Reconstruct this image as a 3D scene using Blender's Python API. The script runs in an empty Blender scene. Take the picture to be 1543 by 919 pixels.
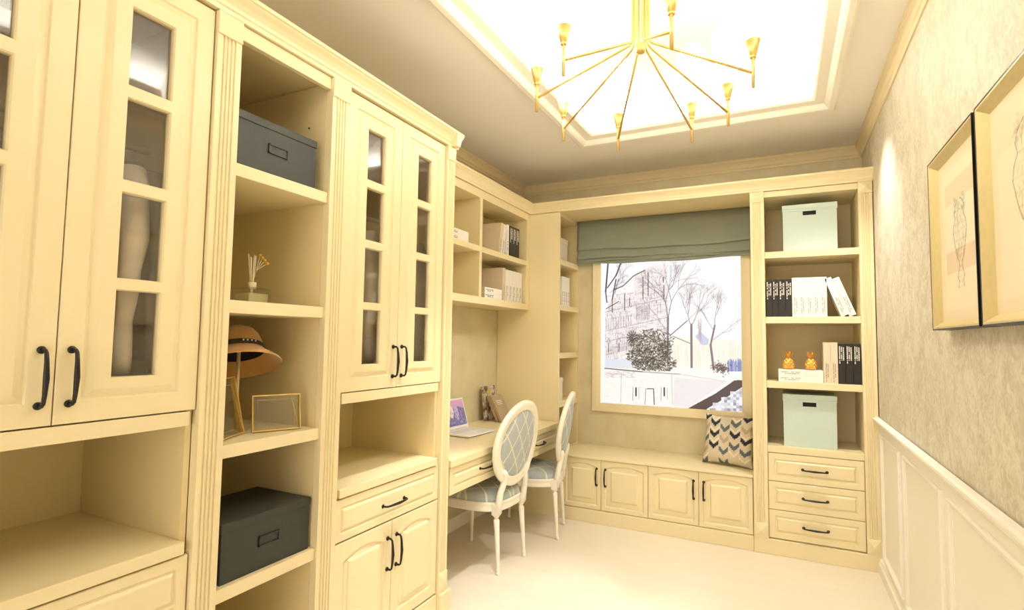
import bpy, bmesh, math, random
import numpy as np
from mathutils import Vector, Matrix, Euler
PI = math.pi
random.seed(7)
SC = bpy.context.scene
COL = SC.collection

# ------------------------------------------------------------------ camera
F_PX = 813.29
def make_camera():
    yaw, pitch, roll = -0.46414889, 0.06333525, 0.0146287
    cy, sy, cp, sp = math.cos(yaw), math.sin(yaw), math.cos(pitch), math.sin(pitch)
    fwd = Vector((sy*cp, cy*cp, sp)); right = Vector((cy, -sy, 0)); up = right.cross(fwd)
    c, s = math.cos(roll), math.sin(roll)
    r2 = c*right + s*up; u2 = -s*right + c*up
    m = Matrix((r2, u2, -fwd)).transposed().to_4x4()
    m.translation = Vector((0, 0, 1.41))
    cam = bpy.data.cameras.new('camera'); o = bpy.data.objects.new('camera', cam); COL.objects.link(o)
    o.matrix_world = m
    cam.sensor_fit = 'HORIZONTAL'; cam.sensor_width = 36; cam.lens = 36*F_PX/1543
    cam.clip_start = 0.02
    SC.camera = o
make_camera()

# ------------------------------------------------------------------ world, lamps, exposure
w = bpy.data.worlds.new('world'); SC.world = w; w.use_nodes = True
w.node_tree.nodes['Background'].inputs[0].default_value = (1.0, 0.86, 0.66, 1)
w.node_tree.nodes['Background'].inputs[1].default_value = 0.3
SC.view_settings.view_transform = 'Standard'; SC.view_settings.look = 'None'
SC.view_settings.exposure = 0.16; SC.view_settings.gamma = 1; SC.view_settings.use_curve_mapping = False
WARM = (1.0, 0.98, 0.98)
def area(name, loc, size, power, rot=(0, 0, 0), color=WARM):
    l = bpy.data.lights.new(name, 'AREA'); l.shape = 'RECTANGLE'; l.size, l.size_y = size
    l.energy = power; l.color = color
    o = bpy.data.objects.new(name, l); COL.objects.link(o); o.location = loc; o.rotation_euler = rot
def spot(name, loc, target, power, angle=70, blend=0.6, size=0.03, color=WARM):
    l = bpy.data.lights.new(name, 'SPOT'); l.energy = power; l.color = color
    l.spot_size = math.radians(angle); l.spot_blend = blend; l.shadow_soft_size = size
    o = bpy.data.objects.new(name, l); COL.objects.link(o); o.location = loc
    d = Vector(target) - Vector(loc)
    o.rotation_euler = d.to_track_quat('-Z', 'Y').to_euler()
TX0, TX1, TY0, TY1 = -1.30, 0.285, 0.62, 3.74        # tray opening in the ceiling
CZ = 2.86
# cove strips lying on the hidden ledge of the ceiling tray, shining up
area('cove_lamp', (TX0-0.07, (TY0+TY1)/2, CZ+0.075), (0.04, 3.0), 34, (PI, 0, 0))
area('cove_lamp', (TX1+0.07, (TY0+TY1)/2, CZ+0.075), (0.04, 3.0), 34, (PI, 0, 0))
area('cove_lamp', ((TX0+TX1)/2, TY0-0.07, CZ+0.075), (1.5, 0.04), 18, (PI, 0, 0))
area('cove_lamp', ((TX0+TX1)/2, TY1+0.07, CZ+0.075), (1.5, 0.04), 18, (PI, 0, 0))
# recessed spots
spot('spot_lamp', (-0.55, 0.9, 3.03), (-1.55, 0.9, 1.2), 1.5, 95, 0.8)
spot('spot_lamp', (-0.55, 2.0, 3.03), (-1.6, 2.0, 1.0), 4, 95, 0.8)
spot('spot_lamp', (-0.05, 3.25, 3.03), (-1.55, 3.15, 0.5), 52, 60, 0.5)
spot('spot_lamp', (-0.5, 2.9, 3.03), (-0.7, 4.1, 0.8), 8, 90, 0.8)
spot('spot_lamp', (0.27, 3.60, 2.84), (0.42, 3.60, 0.0), 95, 90, 1.0)
spot('spot_lamp', (-1.22, 3.0, 3.03), (-1.9, 3.0, 0.75), 40, 44, 0.7)
spot('spot_lamp', (0.05, 1.2, 3.03), (0.55, 1.7, 1.2), 1, 100, 0.8)
area('added_fill_light', (-0.8, -2.15, 1.25), (2.2, 2.2), 36, (PI/2, 0, 0))  # unseen fill added behind the camera; the front wall has no opening
spot('spot_lamp', (-0.95, 2.15, 3.03), (-1.12, 2.3, 0.0), 160, 46, 0.7)
spot('spot_lamp', (-0.5, 0.8, 3.03), (-0.5, 0.9, 0.0), 60, 55, 0.7)  # unseen spot added so that light off the floor lifts the ceiling

# ------------------------------------------------------------------ materials
def lin(c):
    c = np.asarray(c, float)/255.0
    return np.where(c <= 0.04045, c/12.92, ((c+0.055)/1.055)**2.4)
def L4(c): return tuple(float(v) for v in lin(c)) + (1.0,)
MATS = {}
def mat(name, rgb, rough=0.5, metal=0.0, coat=0.0, noise=0.0, nscale=8.0, rgb2=None, stretch=(1, 1, 1), bump=0.0, bscale=60.0, trans=0.0, emis=None, estr=0.0, sheen=0.0, spec=0.5):
    if name in MATS: return MATS[name]
    m = bpy.data.materials.new(name); m.use_nodes = True; nt = m.node_tree; N = nt.nodes; K = nt.links
    b = N['Principled BSDF']
    b.inputs['Base Color'].default_value = L4(rgb); b.inputs['Roughness'].default_value = rough
    b.inputs['Metallic'].default_value = metal; b.inputs['Coat Weight'].default_value = coat
    b.inputs['Transmission Weight'].default_value = trans; b.inputs['Sheen Weight'].default_value = sheen
    b.inputs['Specular IOR Level'].default_value = spec
    tc = N.new('ShaderNodeTexCoord'); mp = N.new('ShaderNodeMapping'); mp.inputs['Scale'].default_value = stretch
    K.new(tc.outputs['Object'], mp.inputs['Vector'])
    if rgb2 is not None:
        n = N.new('ShaderNodeTexNoise'); n.inputs['Scale'].default_value = nscale; n.inputs['Detail'].default_value = 6
        n.inputs['Roughness'].default_value = 0.62
        K.new(mp.outputs[0], n.inputs['Vector'])
        r = N.new('ShaderNodeValToRGB'); r.color_ramp.elements[0].position = 0.5-noise; r.color_ramp.elements[1].position = 0.5+noise
        r.color_ramp.elements[0].color = L4(rgb2); r.color_ramp.elements[1].color = L4(rgb)
        K.new(n.outputs['Fac'], r.inputs['Fac']); K.new(r.outputs[0], b.inputs['Base Color'])
    if bump > 0:
        n2 = N.new('ShaderNodeTexNoise'); n2.inputs['Scale'].default_value = bscale; n2.inputs['Detail'].default_value = 4
        K.new(mp.outputs[0], n2.inputs['Vector'])
        bp = N.new('ShaderNodeBump'); bp.inputs['Strength'].default_value = bump; bp.inputs['Distance'].default_value = 0.004
        K.new(n2.outputs['Fac'], bp.inputs['Height']); K.new(bp.outputs[0], b.inputs['Normal'])
    if emis is not None:
        b.inputs['Emission Color'].default_value = L4(emis); b.inputs['Emission Strength'].default_value = estr
    MATS[name] = m; return m
CREAM = mat('cream_lacquer', (244, 228, 182), 0.38, noise=0.3, nscale=3, rgb2=(242, 225, 178), stretch=(1, 1, .3), coat=0.08)
CREAM_IN = mat('cream_laminate', (240, 221, 170), 0.5, noise=0.25, nscale=30, rgb2=(238, 218, 166), stretch=(1, 1, .08))
CEIL = mat('ceiling_paint', (252, 248, 240), 0.8, noise=.3, nscale=2, rgb2=(251, 246, 238))
WHITE_TRIM = mat('white_trim', (254, 248, 232), 0.45)
CORNICE = mat('cornice_paint', (240, 222, 180), 0.55)
WALLP = mat('gold_wallpaper', (228, 216, 180), 0.6, noise=0.2, nscale=5, rgb2=(214, 198, 156), bump=0.25, bscale=40)
FLOORM = mat('pale_floor', (240, 229, 207), 0.3, noise=0.25, nscale=3, rgb2=(235, 222, 198), stretch=(.6, 3, 1), coat=0.1)
BLACKM = mat('black_iron', (28, 25, 22), 0.38, metal=0.3, noise=.2, nscale=40, rgb2=(40, 35, 30))
DARKBOX = mat('charcoal_board', (54, 57, 50), 0.55, noise=.3, nscale=80, rgb2=(48, 51, 45), bump=.1, bscale=300)
DARKEDGE = mat('charcoal_label_frame', (40, 41, 38), 0.4)
MINT = mat('mint_board', (208, 224, 212), 0.5, noise=.3, nscale=60, rgb2=(203, 219, 207))
WHITEBOX = mat('white_board', (238, 228, 210), 0.5, noise=.3, nscale=60, rgb2=(232, 222, 203))
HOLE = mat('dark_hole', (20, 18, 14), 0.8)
BRASS = mat('brushed_brass', (232, 200, 120), 0.35, metal=0.6, noise=.3, nscale=50, rgb2=(214, 174, 92), stretch=(1, 1, .1))
GOLD = mat('gold_ceramic', (240, 186, 84), 0.3, metal=0.45, noise=.3, nscale=40, rgb2=(226, 160, 58))
CHAMP = mat('champagne_frame', (222, 206, 152), 0.4, metal=0.25, noise=.3, nscale=30, rgb2=(212, 194, 138), stretch=(4, 1, 1))
BLACKF = mat('black_frame', (14, 12, 12), 0.35)
CHAIRW = mat('white_chair_paint', (252, 246, 228), 0.35, noise=.3, nscale=10, rgb2=(248, 240, 218))
BLIND = mat('slate_blind_cloth', (150, 154, 136), 0.85, noise=.28, nscale=3, rgb2=(140, 145, 128), stretch=(1, 1, 6), bump=.3, bscale=220, sheen=.2)
COVW = mat('white_cover', (253, 250, 240), 0.5, noise=.2, nscale=20, rgb2=(251, 246, 234))
COVC = mat('cream_cover', (234, 216, 186), 0.5, noise=.2, nscale=20, rgb2=(228, 208, 176))
COVB = mat('black_cover', (34, 28, 22), 0.45, noise=.2, nscale=20, rgb2=(28, 23, 18))
COVT = mat('taupe_cover', (178, 158, 126), 0.55, noise=.2, nscale=20, rgb2=(170, 150, 118))
PAGES = mat('paper_pages', (244, 234, 208), 0.8, noise=.2, nscale=300, rgb2=(226, 212, 180), stretch=(6, .2, .2))
INKW = mat('white_lettering', (246, 240, 226), 0.6)
INKG = mat('grey_lettering', (168, 156, 138), 0.6)
FELT = mat('tan_felt', (198, 152, 84), 0.95, noise=.3, nscale=60, rgb2=(188, 140, 72), bump=.3, bscale=400, sheen=.4)
LINING = mat('dark_hat_lining', (34, 26, 20), 0.8)
BAND = mat('dark_brown_band', (44, 32, 24), 0.6)
PEARL = mat('pearl_stud', (248, 244, 232), 0.2, metal=.2)
POLE = mat('pale_metal_pole', (224, 206, 168), 0.35, metal=.4)
SILVER = mat('laptop_shell', (250, 248, 244), 0.3, metal=0.1)
KEYS = mat('laptop_keys', (226, 224, 220), 0.5)
CLOTHW = mat('white_shirt_cloth', (236, 226, 208), 0.9, noise=.25, nscale=6, rgb2=(222, 210, 190), bump=.4, bscale=14)
CLOTHG = mat('grey_coat_cloth', (168, 160, 146), 0.9, noise=.25, nscale=6, rgb2=(150, 142, 128), bump=.4, bscale=14)
REED = mat('pale_reed', (240, 226, 190), 0.7)
FLOWER = mat('yellow_dried_flower', (220, 180, 70), 0.8)
GREEN = mat('green_leaf', (70, 104, 52), 0.6, noise=.3, nscale=30, rgb2=(52, 84, 40))
SOIL = mat('dark_soil', (60, 46, 32), 0.9)
SHADE = mat('frosted_glass_shade', (255, 246, 226), 0.4, emis=(255, 246, 226), estr=5.0)

def glass(name, tint, refl=1.0, thin=(1, 1, 1)):
    m = bpy.data.materials.new(name); m.use_nodes = True; nt = m.node_tree; N = nt.nodes; K = nt.links
    N.remove(N['Principled BSDF']); out = N['Material Output']
    tr = N.new('ShaderNodeBsdfTransparent'); tr.inputs[0].default_value = tint + (1,)
    gl = N.new('ShaderNodeBsdfGlossy'); gl.inputs['Roughness'].default_value = 0.03
    lw = N.new('ShaderNodeLayerWeight'); lw.inputs[0].default_value = 0.5
    pw = N.new('ShaderNodeMath'); pw.operation = 'POWER'; pw.inputs[1].default_value = 5
    mu = N.new('ShaderNodeMath'); mu.operation = 'MULTIPLY_ADD'; mu.inputs[1].default_value = .9*refl; mu.inputs[2].default_value = .05*refl; mu.use_clamp = True
    mx = N.new('ShaderNodeMixShader')
    K.new(lw.outputs['Facing'], pw.inputs[0]); K.new(pw.outputs[0], mu.inputs[0]); K.new(mu.outputs[0], mx.inputs[0]); K.new(tr.outputs[0], mx.inputs[1]); K.new(gl.outputs[0], mx.inputs[2])
    K.new(mx.outputs[0], out.inputs[0]); return m
GLASS = glass('door_glass', (0.96, 0.95, 0.93), 1.6)
CLEAR = glass('clear_glass', (0.97, 0.975, 0.96), 1.0)
LIQ = mat('pale_yellow_oil', (240, 230, 172), 0.15, noise=.2, nscale=10, rgb2=(232, 221, 158), trans=.45)

def brushed_wallpaper():
    m = bpy.data.materials.new('silver_damask_wallpaper'); m.use_nodes = True; nt = m.node_tree; N = nt.nodes; K = nt.links
    b = N['Principled BSDF']; b.inputs['Roughness'].default_value = 0.55
    tc = N.new('ShaderNodeTexCoord'); mp = N.new('ShaderNodeMapping'); mp.inputs['Scale'].default_value = (1, 1.0, 0.8)
    K.new(tc.outputs['Object'], mp.inputs['Vector'])
    n = N.new('ShaderNodeTexNoise'); n.inputs['Scale'].default_value = 7; n.inputs['Detail'].default_value = 8; n.inputs['Roughness'].default_value = .7
    n.inputs['Distortion'].default_value = 1.2
    K.new(mp.outputs[0], n.inputs['Vector'])
    n2 = N.new('ShaderNodeTexNoise'); n2.inputs['Scale'].default_value = 34; n2.inputs['Detail'].default_value = 5; n2.inputs['Distortion'].default_value = 2.0
    K.new(mp.outputs[0], n2.inputs['Vector'])
    mu = N.new('ShaderNodeMath'); mu.operation = 'MULTIPLY_ADD'; mu.inputs[1].default_value = .45
    K.new(n2.outputs['Fac'], mu.inputs[0])
    sc = N.new('ShaderNodeMath'); sc.operation = 'MULTIPLY'; sc.inputs[1].default_value = .55
    K.new(n.outputs['Fac'], sc.inputs[0]); K.new(sc.outputs[0], mu.inputs[2])
    r = N.new('ShaderNodeValToRGB'); e = r.color_ramp.elements
    e[0].position = .42; e[0].color = L4((206, 194, 168)); e[1].position = .58; e[1].color = L4((232, 224, 202))
    K.new(mu.outputs[0], r.inputs[0]); K.new(r.outputs[0], b.inputs['Base Color'])
    bp = N.new('ShaderNodeBump'); bp.inputs['Strength'].default_value = .12; bp.inputs['Distance'].default_value = .004
    K.new(mu.outputs[0], bp.inputs['Height']); K.new(bp.outputs[0], b.inputs['Normal'])
    return m
WALLR = brushed_wallpaper()

def lattice(name, ax_u, ax_v, pu, pv, line=0.05):
    m = bpy.data.materials.new(name); m.use_nodes = True; nt = m.node_tree; N = nt.nodes; K = nt.links
    b = N['Principled BSDF']; b.inputs['Roughness'].default_value = 0.8; b.inputs['Sheen Weight'].default_value = .2
    tc = N.new('ShaderNodeTexCoord'); sp = N.new('ShaderNodeSeparateXYZ'); K.new(tc.outputs['Object'], sp.inputs[0])
    def M(op, a, bb):
        n = N.new('ShaderNodeMath'); n.operation = op
        for i, v in enumerate((a, bb)):
            if isinstance(v, (int, float)): n.inputs[i].default_value = v
            elif v is not None: K.new(v, n.inputs[i])
        return n.outputs[0]
    u = M('DIVIDE', sp.outputs[ax_u], pu); v = M('DIVIDE', sp.outputs[ax_v], pv)
    def band(t):
        f = M('FRACT', M('ADD', t, 50.0), None); return M('ABSOLUTE', M('SUBTRACT', f, 0.5), None)
    d = M('MINIMUM', band(M('ADD', u, v)), band(M('SUBTRACT', u, v)))
    k = M('LESS_THAN', d, line)
    nz = N.new('ShaderNodeTexNoise'); nz.inputs['Scale'].default_value = 90; K.new(tc.outputs['Object'], nz.inputs['Vector'])
    mb_ = N.new('ShaderNodeMix'); mb_.data_type = 'RGBA'
    mb_.inputs[6].default_value = L4((166, 176, 176)); mb_.inputs[7].default_value = L4((184, 192, 188)); K.new(nz.outputs['Fac'], mb_.inputs[0])
    mx = N.new('ShaderNodeMix'); mx.data_type = 'RGBA'; K.new(k, mx.inputs[0])
    K.new(mb_.outputs[2], mx.inputs[6]); mx.inputs[7].default_value = L4((226, 222, 190))
    K.new(mx.outputs[2], b.inputs['Base Color']); return m
LAT_BACK = lattice('blue_lattice_back_fabric', 0, 2, 0.115, 0.165)
LAT_SEAT = lattice('blue_lattice_seat_fabric', 0, 1, 0.13, 0.17)

def vcol_mat(name, emit=0.0, rough=0.6):
    m = bpy.data.materials.new(name); m.use_nodes = True; nt = m.node_tree
    a = nt.nodes.new('ShaderNodeAttribute'); a.attribute_name = 'print'
    b = nt.nodes['Principled BSDF']; b.inputs['Roughness'].default_value = rough
    nt.links.new(a.outputs['Color'], b.inputs['Base Color'])
    if emit > 0:
        nt.links.remove(b.inputs['Base Color'].links[0]); b.inputs['Base Color'].default_value = (.02, .02, .02, 1)
        nt.links.new(a.outputs['Color'], b.inputs['Emission Color']); b.inputs['Emission Strength'].default_value = emit
    return m

# ------------------------------------------------------------------ mesh helpers
class MB:
    def __init__(s): s.v = []; s.f = []; s.sm = []
    def add(s, vs, fs, smooth=False):
        n = len(s.v); s.v += [tuple(p) for p in vs]; s.f += [tuple(i+n for i in f) for f in fs]; s.sm += [smooth]*len(fs); return s
    def box(s, x0, y0, z0, x1, y1, z1):
        x0, x1 = min(x0, x1), max(x0, x1); y0, y1 = min(y0, y1), max(y0, y1); z0, z1 = min(z0, z1), max(z0, z1)
        vs = [(x0, y0, z0), (x1, y0, z0), (x1, y1, z0), (x0, y1, z0), (x0, y0, z1), (x1, y0, z1), (x1, y1, z1), (x0, y1, z1)]
        return s.add(vs, [(0, 3, 2, 1), (4, 5, 6, 7), (0, 1, 5, 4), (1, 2, 6, 5), (2, 3, 7, 6), (3, 0, 4, 7)])
    def lathe(s, prof, c=(0, 0, 0), n=24, sx=1, sy=1, caps=True, smooth=True):
        vs = [(c[0]+r*sx*math.cos(2*PI*k/n), c[1]+r*sy*math.sin(2*PI*k/n), c[2]+z) for r, z in prof for k in range(n)]
        fs = [(i*n+k, i*n+(k+1) % n, (i+1)*n+(k+1) % n, (i+1)*n+k) for i in range(len(prof)-1) for k in range(n)]
        s.add(vs, fs, smooth); m = len(s.v)-len(vs)
        if caps:
            s.f += [tuple(m+k for k in reversed(range(n))), tuple(m+(len(prof)-1)*n+k for k in range(n))]; s.sm += [False, False]
        return s
    def tube(s, pts, rad, n=10, smooth=True, flat=None):
        pts = [Vector(p) for p in pts]; rads = rad if isinstance(rad, (list, tuple)) else [rad]*len(pts)
        rings = []; ref = None
        for i, p in enumerate(pts):
            t = (pts[min(i+1, len(pts)-1)]-pts[max(i-1, 0)]).normalized()
            if ref is None:
                a = Vector((0, 0, 1)) if abs(t.z) < 0.9 else Vector((1, 0, 0)); ref = (a - t*a.dot(t)).normalized()
            else: ref = (ref - t*ref.dot(t)).normalized()
            b = t.cross(ref)
            rings.append([p + (ref*math.cos(2*PI*k/n)+b*math.sin(2*PI*k/n))*rads[i] for k in range(n)])
        vs = [q for r in rings for q in r]
        fs = [(i*n+k, i*n+(k+1) % n, (i+1)*n+(k+1) % n, (i+1)*n+k) for i in range(len(pts)-1) for k in range(n)]
        s.add(vs, fs, smooth); m = len(s.v)-len(vs)
        s.f += [tuple(m+k for k in reversed(range(n))), tuple(m+(len(pts)-1)*n+k for k in range(n))]; s.sm += [False, False]
        return s
    def extrude(s, prof, p0, p1, A, B, close=True):
        """prof: list of (a,b) in directions A,B, swept from p0 to p1"""
        A, B, p0, p1 = Vector(A), Vector(B), Vector(p0), Vector(p1); n = len(prof)
        vs = [p0+A*a+B*b for a, b in prof]+[p1+A*a+B*b for a, b in prof]
        fs = [(k, (k+1) % n, n+(k+1) % n, n+k) for k in range(n if close else n-1)]
        s.add(vs, fs)
        if close: m = len(s.v)-2*n; s.f += [tuple(m+k for k in reversed(range(n))), tuple(m+n+k for k in range(n))]; s.sm += [False, False]
        return s
    def xf(s, fn): s.v = [tuple(fn(p)) for p in s.v]; return s
def fix_normals(me):
    bm = bmesh.new(); bm.from_mesh(me); bmesh.ops.recalc_face_normals(bm, faces=bm.faces); bm.to_mesh(me); bm.free()
def obj(name, mb, m, parent=None, bevel=0.0, kind=None, recalc=True, sub=0):
    off = Vector(parent['_o']) if (parent is not None and '_o' in parent) else Vector((0, 0, 0))
    me = bpy.data.meshes.new(name)
    me.from_pydata([(p[0]-off.x, p[1]-off.y, p[2]-off.z) for p in mb.v], [], mb.f)
    me.polygons.foreach_set('use_smooth', mb.sm)
    if recalc: fix_normals(me)
    me.materials.append(m)
    o = bpy.data.objects.new(name, me); COL.objects.link(o)
    if parent is not None:
        o.parent = parent; o['_o'] = tuple(off)
    if bevel > 0:
        b = o.modifiers.new('bevel', 'BEVEL'); b.width = bevel; b.segments = 2; b.limit_method = 'ANGLE'; b.angle_limit = math.radians(40)
    if sub:
        b = o.modifiers.new('sub', 'SUBSURF'); b.levels = sub; b.render_levels = sub
    if kind: o['kind'] = kind
    return o
def thing(name, label, cat, loc, rot=(0, 0, 0), group=None, world=True):
    o = bpy.data.objects.new(name, None); COL.objects.link(o); o.location = loc; o.rotation_euler = rot
    o.empty_display_size = .05
    o['label'] = label; o['category'] = cat
    if group: o['group'] = group
    if world: o['_o'] = tuple(loc)
    return o
def struct(name, mb, m, bevel=0.0): return obj(name, mb, m, None, bevel, 'structure')
def copy_thing(r, loc, rot, label, group=None):
    def cp(o, par):
        c = o.copy(); COL.objects.link(c); c.parent = par
        for ch in [x for x in kids.get(o.name, [])]: cp(ch, c)
        return c
    kids = {}
    for x in list(r.children_recursive): kids.setdefault(x.parent.name, []).append(x)
    c = cp(r, None); c.location = loc; c.rotation_euler = rot; c['label'] = label
    if group: c['group'] = group
    return c

# local frames: (u,v,w) -> world; w points out of the front
def FL(y0, z0, x=-1.607): return lambda p: (x+p[2], y0+p[0], z0+p[1])       # left run, faces +x
def FB(x0, z0, y=4.114): return lambda p: (x0+p[0], y-p[2], z0+p[1])          # back run, faces -y
def rings_rect(w, h, prof, n_top=14):
    """nested rings; prof = (inset, depth, arch)"""
    R = []
    for ins, d, arch in prof:
        u0, u1, v0, v1 = ins, w-ins, ins, h-ins
        r = [(u0, v0, d), (u1, v0, d)]
        for k in range(n_top+1):
            t = k/n_top; u = u1+(u0-u1)*t
            s_ = 1-(2*t-1)**2
            r.append((u, v1-arch+arch*s_, d))
        R.append(r)
    return R
def panel_front(w, h, T=0.02, arch=0.0, ins=0.055, fld=0.03, fill=True):
    a = arch
    prof = [(0, -T, 0), (0, -0.002, 0), (0.002, 0, 0), (ins, 0, a), (ins+.005, -.006, a), (ins+.013, -.007, a), (ins+.017, -.0045, a*.6),
            (ins+fld, -.003, 0), (ins+fld+.006, .003, 0), (ins+fld+.012, .0045, 0)]
    R = rings_rect(w, h, prof); mb = MB(); n = len(R[0])
    vs = [p for r in R for p in r]
    fs = [(i*n+k, i*n+(k+1) % n, (i+1)*n+(k+1) % n, (i+1)*n+k) for i in range(len(R)-1) for k in range(n)]
    if fill: fs.append(tuple((len(R)-1)*n+k for k in range(n)))
    fs.append(tuple(reversed(range(n))))
    mb.add(vs, fs); return mb
def drawer_front(w, h, T=0.02, ins=0.03):
    prof = [(0, -T, 0), (0, -0.002, 0), (0.002, 0, 0), (ins, 0, 0), (ins+.004, -.005, 0), (ins+.009, -.005, 0), (ins+.016, .0015, 0), (ins+.02, .003, 0)]
    R = rings_rect(w, h, prof, 1); mb = MB(); n = len(R[0])
    vs = [p for r in R for p in r]
    fs = [(i*n+k, i*n+(k+1) % n, (i+1)*n+(k+1) % n, (i+1)*n+k) for i in range(len(R)-1) for k in range(n)]
    fs += [tuple((len(R)-1)*n+k for k in range(n)), tuple(reversed(range(n)))]
    mb.add(vs, fs); return mb
def glass_door(w, h, panes_u, panes_v, T=0.02, ins=0.055):
    mb = MB()
    prof = [(0, -T, 0), (0, -.002, 0), (.002, 0, 0), (ins, 0, 0), (ins+.004, -.005, 0), (ins+.009, -.005, 0), (ins+.022, .002, 0), (ins+.026, .004, 0)]
    R = rings_rect(w, h, prof, 1); n = len(R[0])
    mb.add([p for r in R for p in r], [(i*n+k, i*n+(k+1) % n, (i+1)*n+(k+1) % n, (i+1)*n+k) for i in range(len(R)-1) for k in range(n)])
    f = ins+.026; d = .004
    U = [f]+panes_u+[w-f]; V = [f]+[q for p in panes_v for q in p]+[h-f]
    for i in range(len(U)-1):
        for j in range(len(V)-1):
            hole = i % 2 == 1 and j % 2 == 1
            u0, u1, v0, v1 = U[i], U[i+1], V[j], V[j+1]
            if not hole:
                mb.add([(u0, v0, d), (u1, v0, d), (u1, v1, d), (u0, v1, d)], [(0, 1, 2, 3)])
            else:
                e = .003
                a = [(u0, v0), (u1, v0), (u1, v1), (u0, v1)]; b = [(u0+e, v0+e), (u1-e, v0+e), (u1-e, v1-e), (u0+e, v1-e)]
                mb.add([(p[0], p[1], d) for p in a]+[(p[0], p[1], d-.006) for p in b]+[(p[0], p[1], -T) for p in b],
                       [(k, (k+1) % 4, 4+(k+1) % 4, 4+k) for k in range(4)]+[(4+k, 4+(k+1) % 4, 8+(k+1) % 4, 8+k) for k in range(4)])
    # back face around the holes
    U = [0]+panes_u+[w]; V = [0]+[q for p in panes_v for q in p]+[h]
    for i in range(3):
        for j in range(len(V)-1):
            if not (i == 1 and j % 2 == 1):
                mb.add([(U[i], V[j], -T), (U[i+1], V[j], -T), (U[i+1], V[j+1], -T), (U[i], V[j+1], -T)], [(3, 2, 1, 0)])
    return mb
def handle(fr, c, length=0.13, vert=True):
    """black bow pull with flared feet"""
    mb = MB(); L = length/2
    pts = [(0, -L, .002), (0, -L, .02), (0, -L+.006, .027), (0, -L*.6, .031), (0, 0, .034), (0, L*.6, .031), (0, L-.006, .027), (0, L, .02), (0, L, .002)]
    rad = [.0052, .0046, .0045, .0052, .0068, .0052, .0045, .0046, .0052]
    mb.tube(pts, rad, 10)
    for s in (-L, L):
        m2 = MB().lathe([(.0095, 0), (.0095, .004), (.006, .007)], n=14)
        mb.add([(p[0], s+p[1], p[2]) for p in m2.v], m2.f, True)
    if not vert: mb.xf(lambda p: (p[1], p[0], p[2]))
    return mb.xf(lambda p: fr((p[0]+c[0], p[1]+c[1], p[2]+c[2])))
CANV = {}
class Canvas:
    def __init__(s, w, h, bg): s.w, s.h = w, h; s.a = np.ones((h, w, 3))*np.array(bg, float); s.yy, s.xx = np.mgrid[0:h, 0:w]
    def blend(s, k, c):
        k = np.clip(k, 0, 1)[..., None]; return k, np.array(c, float)
    def line(s, x0, y0, x1, y1, wd, c, al=1.0):
        pad = wd+2
        X0, X1 = int(max(0, min(x0, x1)-pad)), int(min(s.w, max(x0, x1)+pad+1)); Y0, Y1 = int(max(0, min(y0, y1)-pad)), int(min(s.h, max(y0, y1)+pad+1))
        if X1 <= X0 or Y1 <= Y0: return
        X = s.xx[Y0:Y1, X0:X1]; Y = s.yy[Y0:Y1, X0:X1]
        dx, dy = x1-x0, y1-y0; q = dx*dx+dy*dy+1e-9
        t = np.clip(((X-x0)*dx+(Y-y0)*dy)/q, 0, 1); d = np.hypot(X-x0-t*dx, Y-y0-t*dy)
        k = np.clip(wd/2+.5-d, 0, 1)*min(1, wd if wd < 1 else 1)*al
        s.a[Y0:Y1, X0:X1] = s.a[Y0:Y1, X0:X1]*(1-k[..., None])+np.array(c, float)*k[..., None]
    def poly(s, pts, c, al=1.0):
        inside = np.zeros((s.h, s.w), bool); n = len(pts)
        for i in range(n):
            (xa, ya), (xb, yb) = pts[i], pts[(i+1) % n]
            if ya == yb: continue
            cond = ((s.yy < ya) != (s.yy < yb)) & (s.xx < (xb-xa)*(s.yy-ya)/(yb-ya)+xa); inside ^= cond
        s.a[inside] = s.a[inside]*(1-al)+np.array(c, float)*al
    def ell(s, cx, cy, rx, ry, c, al=1.0):
        k = (((s.xx-cx)/rx)**2+((s.yy-cy)/ry)**2) < 1; s.a[k] = s.a[k]*(1-al)+np.array(c, float)*al
def branch(cv, x, y, ang, ln, wd, c, depth, rnd, al=1.0):
    if depth == 0 or ln < 2: return
    x1, y1 = x+ln*math.cos(ang), y-ln*math.sin(ang)
    xm, ym = (x+x1)/2+rnd.uniform(-.06, .06)*ln, (y+y1)/2+rnd.uniform(-.06, .06)*ln
    cv.line(x, y, xm, ym, wd, c, al); cv.line(xm, ym, x1, y1, wd*.9, c, al)
    for k in range(rnd.choice((2, 2, 3))):
        branch(cv, x1, y1, ang+rnd.uniform(-.6, .6), ln*rnd.uniform(.6, .88), wd*.7, c, depth-1, rnd, al)
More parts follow.
